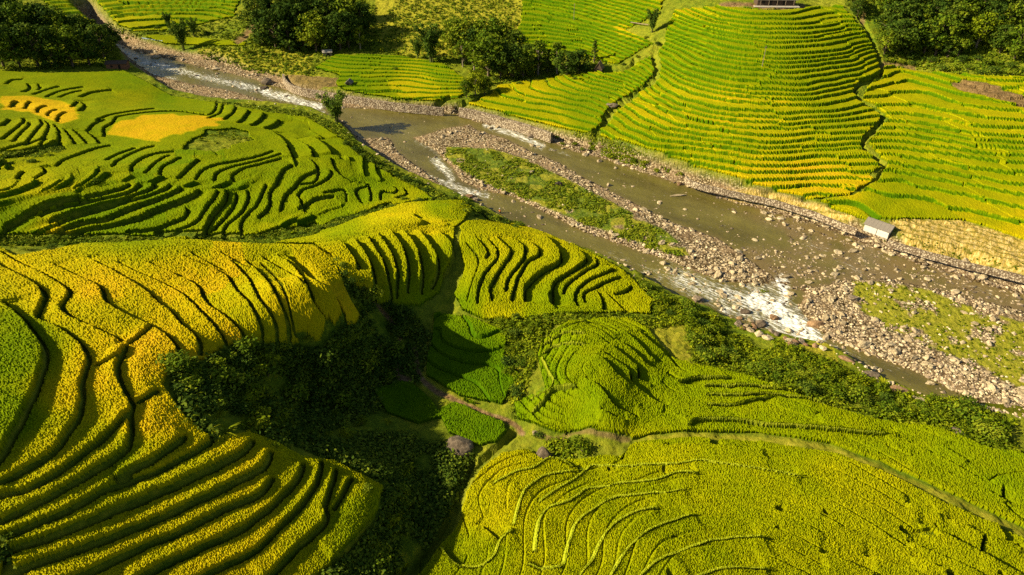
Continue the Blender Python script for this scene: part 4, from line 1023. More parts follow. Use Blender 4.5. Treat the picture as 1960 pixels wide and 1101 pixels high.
for where, row, lst in WOODS:
    seen = {}
    for (u, v, h, kd) in sorted(lst):
        i = seen.get(kd, 0); seen[kd] = i + 1
        r = '' if row == 'only' else f' in {row}'
        place_tree(kd, u, v, h * (1.18 if 'far left' in where else 1.05) * rnd.uniform(0.92, 1.08), f'{ORD[i]} {TREE_SHORT[kd]}{r}, {where}', 'trees in ' + where, wide=rnd.uniform(1.0, 1.25))
place_tree('bamboo', 826, 122, 19, 'big dark bamboo clump standing alone at the upper edge of the flat fields', 'bamboo clumps', wide=1.1)
place_tree('bamboo', 800, 112, 10, 'low bamboo clump at the left foot of the big dark bamboo', 'bamboo clumps')
place_tree('bamboo', 352, 96, 16, 'leaning bamboo clump on the far bank above the upper rapids', 'bamboo clumps')
place_tree('bamboo', 326, 62, 11, 'thin bamboo clump behind the leaning one near the top left', 'bamboo clumps', wide=.7)
place_tree('bamboo', 1248, 62, 11, 'bamboo clump at the head of the ditch on the central hill', 'bamboo clumps')
place_tree('bamboo', 645, 234, 12.5, 'lone bushy green bamboo on the near riverbank beside the calm pool', 'bamboo clumps', wide=1.5)
place_tree('bamboo', 372, 70, 10, 'dark bamboo to the right of the leaning bamboo on the far bank', 'bamboo clumps')

# ------------------------------------------------------------------ shrubs
def make_bush(seed, mat, n=9, per=46, leaf=0.085, flat=0.75):
    g = np.random.default_rng(seed); C = []; R = []
    for i in range(n):
        a = i * 2.4 + g.random(); r = 0.62 * math.sqrt((i + 0.3) / n); s = 0.34 + 0.16 * g.random()
        C.append((r * math.cos(a), r * math.sin(a), 0.30 + flat * 0.5 * (1 - r) + 0.12 * g.random())); R.append((s, s, s * 0.8))
    V, F, T = leaves(np.array(C), np.array(R), per, leaf, g)
    S = [tube([(0, 0, -0.1), (c[0] * .5, c[1] * .5, c[2] * .5), c], [0.03, 0.02, 0.008], 4) for c in C[::2]]
    SV_, SF, ST = join(S)
    return mesh_np('shrub', np.vstack([V, SV_]), np.vstack([F, SF + len(V)]), {'tint': np.concatenate([T, ST])}, False, [mat, M_BARK], np.concatenate([np.zeros(len(F), int), np.ones(len(SF), int)]))
def blade_mesh(seed, mat, n, length, width, lift, arch, segs=3):
    V, F, T = blades(n, length, width, np.random.default_rng(seed), lift, arch, 0.62, 0.2, segs)
    return mesh_np('shrub', V, F, {'tint': T}, False, [mat])
BUSH = {'dark': [make_bush(s, M_DARK) for s in (21, 22, 23)], 'green': [make_bush(s, M_MID) for s in (24, 25, 26)], 'light': [make_bush(s, M_LIGHT) for s in (27, 28, 29)],
        'fern': [blade_mesh(s, M_LIGHT, 60, 1.15, 0.035, 0.9, 1.0) for s in (30, 31)], 'reed': [blade_mesh(s, M_MID, 110, 1.05, 0.018, 1.5, 0.7) for s in (32, 33)],
        'banana': [blade_mesh(s, M_LIGHT, 13, 1.2, 0.13, 1.25, 0.8, 5) for s in (34, 35)]}
BWORD = {'dark': 'dark leafy shrub', 'green': 'green leafy shrub', 'light': 'pale yellow green shrub', 'fern': 'light arching fern', 'reed': 'tuft of tall green reed grass', 'banana': 'broad leaved rosette plant'}
BNAME = {'fern': 'fern', 'reed': 'reed_tuft', 'banana': 'broadleaf_plant'}
def place_bush(kind, p, s, label, group=None):
    s = s * {'fern': 0.62, 'banana': 0.7, 'reed': 0.8}.get(kind, 1.0); k = used_mesh.get('b' + kind, 0); used_mesh['b' + kind] = k + 1
    o = link(BNAME.get(kind, 'shrub'), BUSH[kind][k % len(BUSH[kind])], (p[0], p[1], p[2] - 0.1), rnd.random() * 6.28, (s * rnd.uniform(.9, 1.25), s * rnd.uniform(.9, 1.25), s * rnd.uniform(.75, 1.1)))
    return tag(o, label, {'fern': 'fern', 'reed': 'reeds', 'banana': 'plant'}.get(kind, 'shrub'), group)
def scatter_uv(poly, n, mind, seed):
    g = np.random.default_rng(seed); P = np.array(poly, float); out = []
    lo, hi = P.min(0), P.max(0); tries = 0
    while len(out) < n and tries < 400:
        c = lo + (hi - lo) * g.random((200, 2)); c = c[in_poly(c[:, 0], c[:, 1], poly)]
        for q in c:
            if len(out) >= n: break
            if all((q[0] - a[0]) ** 2 + 2.5 * (q[1] - a[1]) ** 2 > mind * mind for a in out): out.append(q)
        tries += 1
    return np.array(out)
THICKETS = [  # polygon, count, min gap px, size range m, kinds, where
 ([(335,705),(385,697),(470,666),(560,668),(600,672),(560,720),(480,745),(420,740),(360,760)], 22, 24, (1.8, 3.2), 'dark green green light fern', 'upper left rim of the dark ravine'),
 ([(360,762),(420,742),(500,745),(560,780),(540,835),(470,828),(400,838),(362,800)], 18, 26, (1.8, 3.2), 'dark green light fern fern', 'lower left rim of the dark ravine'),
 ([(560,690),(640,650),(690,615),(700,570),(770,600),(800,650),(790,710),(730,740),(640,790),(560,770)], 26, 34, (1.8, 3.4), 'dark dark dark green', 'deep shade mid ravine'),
 ([(640,470),(660,520),(690,565),(720,600),(690,610),(668,560),(640,510)], 9, 20, (1.1, 2.0), 'dark green light', 'gully between gold terraces and knoll'),
 ([(540,800),(640,795),(720,760),(760,800),(700,830),(620,850),(560,850)], 12, 28, (1.0, 2.0), 'dark green fern light', 'the grassy floor south of the dark ravine'),
 ([(690,910),(760,900),(860,900),(900,880),(880,930),(840,990),(780,1050),(700,1090),(650,1085),(720,1000)], 16, 34, (1.2, 2.6), 'dark green light fern', 'the scrubby gully at the bottom centre'),
 ([(935,612),(1000,608),(1035,630),(1022,680),(985,770),(972,700),(978,645)], 15, 20, (1.2, 2.2), 'dark green green light', 'strip left of the domed field'),
 ([(1225,535),(1290,578),(1350,605),(1400,640),(1400,690),(1340,690),(1318,625),(1255,600)], 24, 22, (1.4, 2.8), 'dark green green light', 'the bank below the big rapids'),
 ([(1400,690),(1500,690),(1600,720),(1690,750),(1760,785),(1740,800),(1640,775),(1500,738)], 30, 22, (1.3, 2.9), 'light green green dark', 'sunny scrub below the right field'),
 ([(1750,780),(1830,772),(1900,800),(1900,845),(1820,818),(1750,805)], 14, 22, (1.8, 3.2), 'green light green', 'the tall thicket by the lower right riverbank'),
 ([(480,463),(560,452),(640,427),(700,404),(760,386),(840,376),(850,384),(760,396),(700,414),(640,440),(560,462)], 16, 20, (1.0, 1.8), 'dark green light', 'hedge beside the wavy western terraces'),
 ([(0,458),(60,462),(150,462),(160,474),(60,486),(0,480)], 8, 18, (1.0, 1.8), 'dark green fern', 'the bank at the left end of the gold spur'),
 ([(660,258),(694,302),(760,335),(850,372),(940,420),(1000,444),(960,430),(880,392),(800,362),(720,325),(660,280)], 22, 18, (1.2, 2.2), 'dark dark green', 'shaded near bank, left channel'),
 ([(850,376),(930,405),(1000,438),(940,425),(885,412)], 8, 14, (1.0, 2.0), 'dark green', 'the bank beside the squatting person'),
 ([(0,300),(60,304),(130,288),(110,300),(60,318),(0,322)], 8, 16, (1.0, 2.0), 'dark green', 'the bushy step among the wavy terraces'),
 ([(1060,262),(1150,285),(1250,315),(1310,338),(1250,328),(1150,300),(1070,276)], 12, 18, (1.0, 2.0), 'green light light', 'the far bank under the central hill'),
 ([(1690,96),(1760,108),(1860,112),(1960,126),(1960,148),(1860,142),(1760,130),(1700,120)], 22, 18, (1.8, 3.2), 'green green dark', 'foot of the top right woods'),
 ([(380,100),(470,98),(590,104),(590,150),(500,142),(400,118)], 12, 22, (1.2, 2.2), 'green light dark', 'rough bank above the upper rapids'),
 ([(700,96),(800,100),(1000,40),(1000,75),(900,95),(880,130),(780,112)], 14, 22, (1.5, 2.6), 'green light green', 'the grassy slope between the woods'),
 ([(230,50),(330,55),(480,50),(480,75),(330,68),(240,66)], 8, 22, (1.5, 2.6), 'green dark', 'the terraces at the top left'),
 ([(900,135),(1000,155),(1130,135),(1145,150),(1020,165),(930,160)], 12, 18, (1.2, 2.2), 'dark green', 'foot of the far tree belt'),
 ([(1190,70),(1250,60),(1262,90),(1240,105),(1200,130),(1180,128)], 8, 17, (1.0, 1.8), 'green dark', 'the ditch beside the central hill'),
 ([(380,252),(440,244),(475,258),(465,288),(400,298),(345,290)], 4, 28, (0.7, 1.1), 'light green', 'the rough knob right of the gold plot'),
]
for k, (poly, n, gap, (s0, s1), kinds, where) in enumerate(THICKETS):
    q = scatter_uv(poly, n, gap, 300 + k); kl = kinds.split()
    if not len(q): continue
    P = ground_at(q[:, 0], q[:, 1], 0.0, ZT)
    for p, (uu, vv) in zip(P, q):
        ri = sample(ww, p[0:1], p[1:2])[0]
        if ri > 0.3: continue
        kd = rnd.choice(kl); s = rnd.uniform(s0, s1)
        place_bush(kd, p, s, f'{BWORD[kd]}, {where}', f'{BWORD[kd]}s, {where}')
SINGLE = [('green',186,354,2.1,'round dark green bush alone on the flat strip among wavy terraces'),('light',1112,864,2.3,'bright green spiky bush right of the pitched grey boulder'),('banana',700,906,1.3,'pale rosette plant lit by sun above the bottom centre gully'),
 ('banana',548,838,1.3,'pale rosette plant at the right end of the gold strips'),('banana',668,962,1.0,'small rosette plant beside the last rice strip'),('banana',1690,738,2.0,'broad leaved plant leaning over the shaded pool'),('light',770,640,1.9,'sunlit pale bush beside the dirt path in the ravine'),
 ('fern',400,735,1.8,'big sunlit fern on the left rim of the dark ravine'),('fern',465,805,1.7,'big sunlit fern on the lower rim of the dark ravine'),('fern',660,1080,1.5,'bright fern at the very bottom edge'),('light',745,1005,1.7,'pale bush half in sun in the bottom gully'),('green',757,134,1.7,'single dark bush in the middle of the flat riverside plots'),
 ('light',985,430,1.5,'small yellow green sapling above the left channel'),('green',1850,800,2.9,'largest bush of the lower right riverbank'),('green',4,1040,1.6,'pale bush in the lower left corner'),('dark',655,515,1.4,'dark bush where the gold terraces meet the knoll'),('light',690,540,1.2,'small sunlit bush in the gully left of the knoll'),
 ('dark',1465,195,1.2,'dark round bush in the middle of the central hill'),('green',1390,248,1.0,'low bush on the yellow steps of the central hill'),('light',1460,562,1.4,'yellow green bush on the stony bar at the top of the big rapids'),('dark',1030,835,1.1,'leafy clump left of the pitched grey boulder'),
 ('light',520,858,1.2,'pale shrub at the end of the lower gold strips'),('light',590,650,1.2,'bright shrub below the gold finger terraces'),('light',650,655,1.5,'sunlit shrub under the last gold terrace'),('reed',1690,290,1.6,'dark reeds in the ditch between central and right slopes')]
for kd, u, v, s, lab_ in SINGLE:
    place_bush(kd, ground_at(u, v, 0, ZT)[0], s, lab_)

# ground cover nobody could count: low tufts on every unplanted bank
def cover(name, polys, n, size, mat, label, seed, per=15, leaf=0.16, excl_water=True, patch=-9):
    g = np.random.default_rng(seed); Q = []
    area = [max(1.0, 0.5 * abs(sum(a[0] * b[1] - b[0] * a[1] for a, b in zip(p, p[1:] + p[:1])))) for p in polys]
    for p, a in zip(polys, area):
        m = int(n * a / sum(area)); P = np.array(p, float); lo, hi = P.min(0), P.max(0); got = []
        while sum(len(x) for x in got) < m:
            c = lo + (hi - lo) * g.random((4000, 2)); got.append(c[in_poly(c[:, 0], c[:, 1], p)])
        Q.append(np.vstack(got)[:m])
    Q = np.vstack(Q); P = ground_at(Q[:, 0], Q[:, 1], 0.0, ZT)
    keep = np.ones(len(P), bool)
    if excl_water: keep &= sample(ww, P[:, 0], P[:, 1]) < 0.25
    keep &= sample(rice * 1.0, P[:, 0], P[:, 1]) < 0.3
    keep &= sample(np.clip(soil, 0, 1), P[:, 0], P[:, 1]) < 0.5
    keep &= vnoise(P[:, 0] / 4.5, P[:, 1] / 4.5, seed) + 0.5 * vnoise(P[:, 0] / 14, P[:, 1] / 14, seed + 1) > patch
    P = P[keep]; s = size[0] + (size[1] - size[0]) * g.random(len(P)) ** 2
    dist = np.hypot(P[:, 0], P[:, 1])
    R = np.stack([s, s, s * 0.6], 1); C = P.copy(); C[:, 2] += s * 0.35
    V, F, T = leaves(C, R, per, 1.0, g, up=0.6)
    # leaf size follows the tuft
    sc = np.repeat(leaf + 0.10 * s, per * 4)[:, None]; cen = V.reshape(-1, 4, 3).mean(1).repeat(4, 0)
    V = cen + (V - cen) * sc
    tag(link(name, mesh_np(name, V, F, {'tint': T + 0.25 * np.repeat(vnoise(P[:, 0] / 6, P[:, 1] / 6, 7), per * 4)}, False, [mat])), label, name.replace('_', ' '), None, 'stuff')
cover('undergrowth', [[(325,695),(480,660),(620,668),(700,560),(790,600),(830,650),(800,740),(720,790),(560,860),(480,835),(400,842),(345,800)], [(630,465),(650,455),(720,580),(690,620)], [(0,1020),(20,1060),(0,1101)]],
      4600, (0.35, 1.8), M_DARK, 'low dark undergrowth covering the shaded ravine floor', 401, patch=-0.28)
cover('undergrowth', [[(560,850),(700,830),(870,830),(905,870),(880,940),(820,1040),(760,1110),(620,1110),(720,1000),(735,930),(680,900)]], 3900, (0.35, 1.6), M_DARK, 'patchy olive undergrowth in the bottom centre gully', 408, patch=-0.2)
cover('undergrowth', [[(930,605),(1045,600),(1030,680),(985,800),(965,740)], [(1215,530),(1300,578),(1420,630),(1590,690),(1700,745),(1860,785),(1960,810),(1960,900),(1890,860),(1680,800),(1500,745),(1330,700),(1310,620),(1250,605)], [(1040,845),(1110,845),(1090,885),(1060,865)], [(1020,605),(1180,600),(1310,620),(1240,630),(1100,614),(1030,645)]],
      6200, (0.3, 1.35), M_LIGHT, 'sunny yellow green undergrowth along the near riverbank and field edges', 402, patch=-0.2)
cover('bank_scrub', [[(640,225),(700,290),(830,365),(950,420),(1050,455),(1000,432),(900,400),(830,382),(760,350),(650,270)], [(470,455),(640,420),(760,385),(900,380),(900,400),(700,415),(560,466),(300,470),(0,470),(0,452),(300,456)], [(0,290),(140,280),(110,305),(0,345)], [(400,192),(520,204),(600,218),(650,240),(640,262),(590,236),(500,222),(400,204)], [(655,250),(700,292),(760,332),(850,372),(800,372),(740,345),(690,312)]],
      5500, (0.3, 0.8), M_MID, 'rough green scrub on the banks between the western fields', 403, leaf=0.2)
cover('bank_scrub', [ISLAND, [(1100,270),(1250,312),(1320,340),(1250,328),(1120,290)], [(1060,258),(1150,250),(1240,300),(1100,280)]], 5200, (0.25, 0.75), M_MID, 'bushy green growth covering the long river island', 404, patch=-0.08)
cover('bank_scrub', [[(370,85),(600,95),(640,105),(600,160),(480,138),(380,110)], [(690,95),(760,0),(1010,0),(1000,90),(880,130),(760,112)], [(1690,90),(1960,100),(1960,152),(1780,138),(1690,126)], [(900,130),(1150,120),(1150,150),(960,165),(900,165)], [(220,40),(480,20),(500,90),(330,75),(240,75)], [(0,20),(230,60),(230,125),(0,140)], [(490,20),(720,10),(720,100),(490,95)], [(1680,0),(1960,0),(1960,100),(1690,90)]],
      9000, (0.5, 1.3), M_MID, 'tangled green scrub under and between the far woods', 405, per=12, leaf=0.28)
cover('bank_scrub', [[(340,268),(400,246),(470,246),(490,262),(470,296),(400,302),(345,296)]], 420, (0.2, 0.45), M_LIGHT, 'low yellow green growth on the rough knob right of the gold plot', 407, patch=0.0)
cover('bank_scrub', [GRASSBAR[:4] + [(1960,735)] + GRASSBAR[7:], [(1640,450),(1760,482),(1960,540),(1960,525),(1760,472)], [(1700,440),(1960,505),(1960,520),(1750,470)]], 380, (0.15, 0.4), M_LIGHT, 'sparse low tufts on the stony right bank and bar', 406)
# ------------------------------------------------------------------ stones
def ico(sub):
    bm = bmesh.new(); bmesh.ops.create_icosphere(bm, subdivisions=sub, radius=1.0)
    V = np.array([v.co[:] for v in bm.verts]); F = np.array([[v.index for v in f.verts] for f in bm.faces]); bm.free()
    return V, F
def rock_shape(seed, sub, rough=0.35, flat=0.6, facets=5):
    g = np.random.default_rng(seed); V, F = ico(sub)
    V = V.copy()
    for _ in range(facets):                       # cleaved faces
        n = unit(1, g)[0]; d = 0.55 + 0.3 * g.random(); h = V @ n
        V -= np.outer(np.maximum(h - d, 0) * 0.9, n)
    o = g.random(3) * 50
    V *= (1 + rough * vnoise(V[:, 0] * 1.5 + o[0], V[:, 1] * 1.5 + V[:, 2] * 1.3 + o[1], 3) + 0.4 * rough * vnoise(V[:, 0] * 4 + o[1], V[:, 2] * 4 + V[:, 1] * 3 + o[2], 4))[:, None]
    V[:, 2] *= flat; V[:, 0] *= 1.0 + 0.5 * g.random()
    return V, F
M_STONE = mat_rock('pale_river_stone', (0.20, 0.15, 0.085), (0.40, 0.315, 0.19), (0.60, 0.49, 0.31))
M_BROWN = mat_rock('brown_boulder', (0.09, 0.05, 0.025), (0.24, 0.14, 0.07), (0.40, 0.25, 0.13))
M_GREY = mat_rock('grey_boulder', (0.06, 0.042, 0.026), (0.15, 0.112, 0.075), (0.32, 0.25, 0.17))
M_RUB = mat_rubble()
def rock_mesh(seed, sub=3, mat=None, **k):
    V, F = rock_shape(seed, sub, **k); return mesh_np('boulder', V, F, None, False, [mat])
PALE = [rock_mesh(500 + i, 3, M_STONE, rough=0.5, flat=0.62, facets=11) for i in range(8)]
BROWN = [rock_mesh(520 + i, 3, M_BROWN, rough=0.3, flat=0.7) for i in range(3)]
GREY = [rock_mesh(540 + i, 3, M_GREY, rough=0.3, flat=0.7) for i in range(3)]
# boulders one can point to: (u, v, half length m, squash (x,y,z), turn, mesh, label)
BIG = [
 (513,160,2.6,(1,.9,1.1),.3,GREY[0],'largest dark grey boulder in the rapids left of the stone embankment'),(505,172,1.8,(1.2,.8,.6),1.,GREY[1],'low dark boulder just below the largest one in the upper rapids'),
 (1335,578,1.7,(1,.9,1.0),.4,GREY[2],'round brown grey boulder on the scrubby bank below the rapids'),(1562,624,2.0,(1.1,.7,.85),-.3,BROWN[0],'big orange brown boulder at the right edge of the white rapids'),
 (1656,660,2.2,(1.15,.55,.55),.5,PALE[0],'long pale flat slab lying in the water below the rapids'),(1715,674,1.7,(1.1,.7,.6),.2,PALE[1],'pale boulder on the waterline right of the long slab'),(1590,640,1.0,(1.3,.8,.5),.2,PALE[2],'thin pale slab just right of the orange brown boulder'),
 (1717,746,2.0,(1.3,.7,.55),-.3,BROWN[1],'smooth pinkish boulder on the near bank under the bushes'),(1620,688,1.3,(1.5,.6,.5),-.6,BROWN[2],'low brown slab where the near bank meets the pool'),(1668,718,1.6,(1.4,.7,.5),0,GREY[0],'dark low rock in the shaded part of the pool'),
 (1830,828,1.3,(.7,1.2,.7),.4,GREY[1],'grey boulder on the edge of the right green field'),(882,858,2.7,(1.15,.85,.85),.1,GREY[0],'great dark dome shaped boulder in the shade at the gully head'),
 (1172,202,2.2,(1.4,.8,.55),0,GREY[2],'flat grey boulder at the left foot of the central hill'),(1297,377,1.7,(1.7,.4,.4),.25,PALE[3],'long grey rock like a log in the right channel'),(1178,326,.9,(.8,.8,1.1),0,PALE[4],'pale pointed rock standing alone in the right channel'),
 (938,233,1.4,(1.1,.8,.7),.2,PALE[5],'pale boulder at the foot of the right stone embankment'),(1018,262,1.7,(1.1,.8,.8),.6,GREY[0],'dark boulder beneath the end of the right stone embankment'),(1120,298,1.4,(1,.9,.8),0,PALE[6],'pale angular boulder on the far bank below the wild bushes'),
 (1147,312,1.3,(1,.9,.8),1,PALE[7],'second pale boulder on the far bank right of the angular one'),(1300,354,1.3,(1,.8,.8),.3,BROWN[1],'brown boulder at the right channel under the curved wall'),(1170,445,1.0,(.8,.7,1.1),0,PALE[0],'upright pale rock on the lower side of the island'),
 (298,112,2.3,(1.1,.8,.8),.5,PALE[2],'pale angular boulder beside the uppermost white water'),(254,122,1.7,(1,.9,1),.2,GREY[1],'dark boulder in the water right of the red brown hut'),(415,133,1.8,(1.2,.7,.7),.2,PALE[4],'pale boulder on the far side of the upper rapids'),
 (1848,500,1.0,(1.2,.9,1.),.4,PALE[6],'whitish boulder on the straw field edge'),(900,380,1.6,(1.3,.8,.7),.5,BROWN[2],'dark brown rock on the near bank left of the person'),(912,386,1.3,(1,.8,.9),0,GREY[2],'dark rock beside the brown one near the person'),
 (1480,612,1.4,(1,.8,.8),.3,BROWN[2],'wet brown boulder in the white water'),(1455,622,1.4,(1,.8,.7),.9,GREY[0],'grey boulder on the near side of the white water'),(1425,600,1.3,(1.1,.8,.7),0,GREY[1],'dark wet boulder at the upper left of the white water'),
 (1632,572,1.7,(1.1,.8,.7),.2,GREY[2],'grey boulder standing above the stony bar'),(1025,829,.8,(1.1,.8,.6),.2,PALE[1],'pale small boulder beside the end of the dirt path'),
]
for u, v, s, (sx, sy, sz), rz, me, lab_ in BIG:
    p = ground_at(u, v, 0.0, ZT)[0]; p[2] = max(p[2], river_z(p[0], p[1]) - 0.1)
    o = link('boulder', me, (p[0], p[1], p[2] + 0.12 * s * sz), rz, (s * sx * .8, s * sy, s * sz * 1.15)); tag(o, lab_, 'boulder')
gb = np.random.default_rng(611)
for q in scatter_uv([(1395,602),(1440,618),(1500,645),(1560,662),(1600,676),(1560,672),(1490,655),(1420,632)], 22, 9, 612):
    p = ground_at(q[0], q[1], 0, ZT)[0]; s = gb.uniform(.6, 1.25); kx = int(gb.integers(3)); mi = int(gb.integers(3))
    p[2] = max(p[2], river_z(p[0], p[1]))
    w = ('dark grey', 'brown', 'pale')[mi]; z = 'large' if s > .95 else 'small'
    o = link('boulder', (GREY, BROWN, PALE)[mi][kx], (p[0], p[1], p[2] + .15), gb.random() * 6.28, (s, s * .85, s * .9)); tag(o, f'{z} {w} boulder in the pile between white rapids and green bank', 'boulder', f'{z} {w} boulders by the rapids')
# scattered stones, biggest as things, the rest as rubble
def stones(poly, n, seed):
    g = np.random.default_rng(seed); P = np.array(poly, float); lo, hi = P.min(0), P.max(0); got = []; c = 0
    while c < n:
        q = lo + (hi - lo) * g.random((6000, 2)); q = q[in_poly(q[:, 0], q[:, 1], poly)]; got.append(q); c += len(q)
    return np.vstack(got)[:n]
Q = stones([(max(-40, min(2000, a)), b) for a, b in RIVER], 42000, 601)
P = ground_at(Q[:, 0], Q[:, 1], 0.0, ZT)
g = np.random.default_rng(602)
w_ = sample(ww, P[:, 0], P[:, 1]); gr_ = sample(gravel, P[:, 0], P[:, 1]); sh_ = sample(shoal * 1.0, P[:, 0], P[:, 1]); is_ = sample(island * 1.0, P[:, 0], P[:, 1]); fo_ = sample(foam, P[:, 0], P[:, 1])
edge = (w_ > 0.05) & (w_ < 0.8)
clump = fbm(P[:, 0] / 5, P[:, 1] / 5, 603, 3) + 0.5
pr = np.where(w_ < 0.4, 0.30 * np.clip(gr_, 0.13, 1) * (0.4 + clump) + 0.2 * clump * gr_, 0.0)
pr = np.where(edge, 0.45, pr)
pr = np.where((w_ > 0.6), np.clip(0.07 + 0.20 * (clump - 0.5), 0.008, 1) + 0.62 * sh_ * clump, pr)
pr = np.where((w_ > 0.6) & (fo_ > 0.3), 0.16, pr); pr = np.where((Q[:, 0] < 620) & (w_ > 0.6), pr + 0.12, pr)
pr = pr * np.where(is_ > 0.5, 0.25, 1)
keep = g.random(len(P)) < pr
P = P[keep]; Q = Q[keep]; w_ = w_[keep]
size = np.minimum(0.19 * (1 - g.random(len(P))) ** -0.38, 1.05)
P[:, 2] = np.maximum(P[:, 2], river_z(P[:, 0], P[:, 1]) - 0.12) + 0.12 * size
d_ = np.sqrt(P[:, 0] ** 2 + P[:, 1] ** 2 + (P[:, 2] - CAM_H) ** 2)
vis = (Q[:, 0] > 0) & (Q[:, 0] < 1960) & (Q[:, 1] > 0) & (Q[:, 1] < 1101)
order = np.argsort(-(size / d_) * vis)
AREAS = [(420, 'the upper left reach of the river'), (700, 'the rapids beside the stone embankment'), (960, 'the split of the river above the island'), (1250, 'the shores of the long island'), (1480, 'the island tail and the big rapids'), (1700, 'the stony shallows right of the big rapids'), (3000, 'the broad stony bar at the right')]
for i in order[:262]:
    s = size[i]; me = PALE[int(g.integers(8))]
    where = next(a for m, a in AREAS if Q[i, 0] < m)
    big = 'larger' if s > 0.8 else 'smaller'
    wet = 'standing in water' if w_[i] > 0.5 else 'lying on gravel'
    o = link('rock', me, tuple(P[i]), g.random() * 6.28, (s * (.8 + .4 * g.random()), s * (.7 + .3 * g.random()), s * (.75 + .5 * g.random())))
    o.rotation_euler = (g.random() * .5 - .25, g.random() * .5 - .25, g.random() * 6.28)
    tag(o, f'pale {big} rock {wet}, {where}', 'rock', f'{big} rocks {wet} along {where}')
rest = order[262:]
SH = [rock_shape(700 + i, 1, rough=0.45, flat=0.6, facets=4) for i in range(10)]
VV = []; FF = []; TT = []; off = 0
pick = g.integers(10, size=len(rest)); rot = g.random(len(rest)) * 6.28
for k in range(10):
    ii = rest[pick == k]; V, F = SH[k]; a = rot[pick == k]; s = size[ii] * 0.95
    c, sn = np.cos(a)[:, None], np.sin(a)[:, None]
    x = (V[None, :, 0] * c - V[None, :, 1] * sn) * s[:, None]; y = (V[None, :, 0] * sn + V[None, :, 1] * c) * s[:, None]; z = V[None, :, 2] * s[:, None]
    W = np.stack([x + P[ii, 0:1], y + P[ii, 1:2], z + P[ii, 2:3]], -1)
    VV.append(W.reshape(-1, 3)); FF.append((F[None] + (np.arange(len(ii)) * len(V))[:, None, None]).reshape(-1, 3) + off); off += W.shape[0] * W.shape[1]
    TT.append(np.repeat(0.5 + (g.random(len(ii)) - .5) * 0.8 - 0.25 * (w_[ii] > .5), len(V)))
tag(link('river_stones', mesh_np('river_stones', np.vstack(VV), np.vstack(FF), {'tint': np.concatenate(TT)}, False, [M_RUB])), 'countless pale stones strewn over the gravel bars and shallows', 'stones', None, 'stuff')
print('stones', len(rest))
# ------------------------------------------------------------------ built things
def bm_obj(name, bm, mats, parent=None, loc=(0, 0, 0), rotz=0.0, smooth=False):
    me = bpy.data.meshes.new(name); bmesh.ops.recalc_face_normals(bm, faces=bm.faces); bm.to_mesh(me); bm.free()
    for m in mats if isinstance(mats, (list, tuple)) else [mats]: me.materials.append(m)
    if smooth:
        for p in me.polygons: p.use_smooth = True
    return link(name, me, loc, rotz, 1.0, parent)
def add_box(bm, c, s, rot=None, bev=0.0):
    r = bmesh.ops.create_cube(bm, size=1.0)['verts']
    M = Matrix.Translation(c) @ (rot.to_matrix().to_4x4() if rot else Matrix.Identity(4)) @ Matrix.Diagonal((*s, 1))
    bmesh.ops.transform(bm, matrix=M, verts=r)
    if bev: bmesh.ops.bevel(bm, geom=list({e for v in r for e in v.link_edges}), offset=bev, segments=1, affect='EDGES')
def thing(name, p, rz, label, cat, group=None):
    o = bpy.data.objects.new(name, None); COL.objects.link(o); o.location = p; o.rotation_euler = (0, 0, rz)
    return tag(o, label, cat, group)
M_WHITE = mat_plain('whitewash', (0.52, 0.49, 0.43), 0.25, 0.8, 1.5)
M_ROOF = mat_plain('grey_fibre_roof', (0.17, 0.145, 0.12), 0.3, 0.8, 2.0, (6, 0.6, 1))
M_THATCH = mat_plain('brown_thatch', (0.20, 0.13, 0.075), 0.45, 0.95, 3.0, (3, 3, 0.8))
M_WOOD = mat_plain('weathered_wood', (0.20, 0.15, 0.10), 0.45, 0.85, 3.0, (5, 5, 0.8))
M_DKWOOD = mat_plain('dark_wood', (0.07, 0.045, 0.03), 0.4, 0.85, 3.0, (5, 5, 0.8))
M_BRICK = mat_plain('red_brown_boards', (0.20, 0.085, 0.045), 0.35, 0.85, 2.5, (4, 4, 0.5))
M_CONC = mat_plain('concrete', (0.42, 0.37, 0.30), 0.25, 0.9, 1.5)
M_HOLE = mat_plain('dark_opening', (0.02, 0.016, 0.012), 0.2, 0.9)
M_WALLST = mat_stonework()

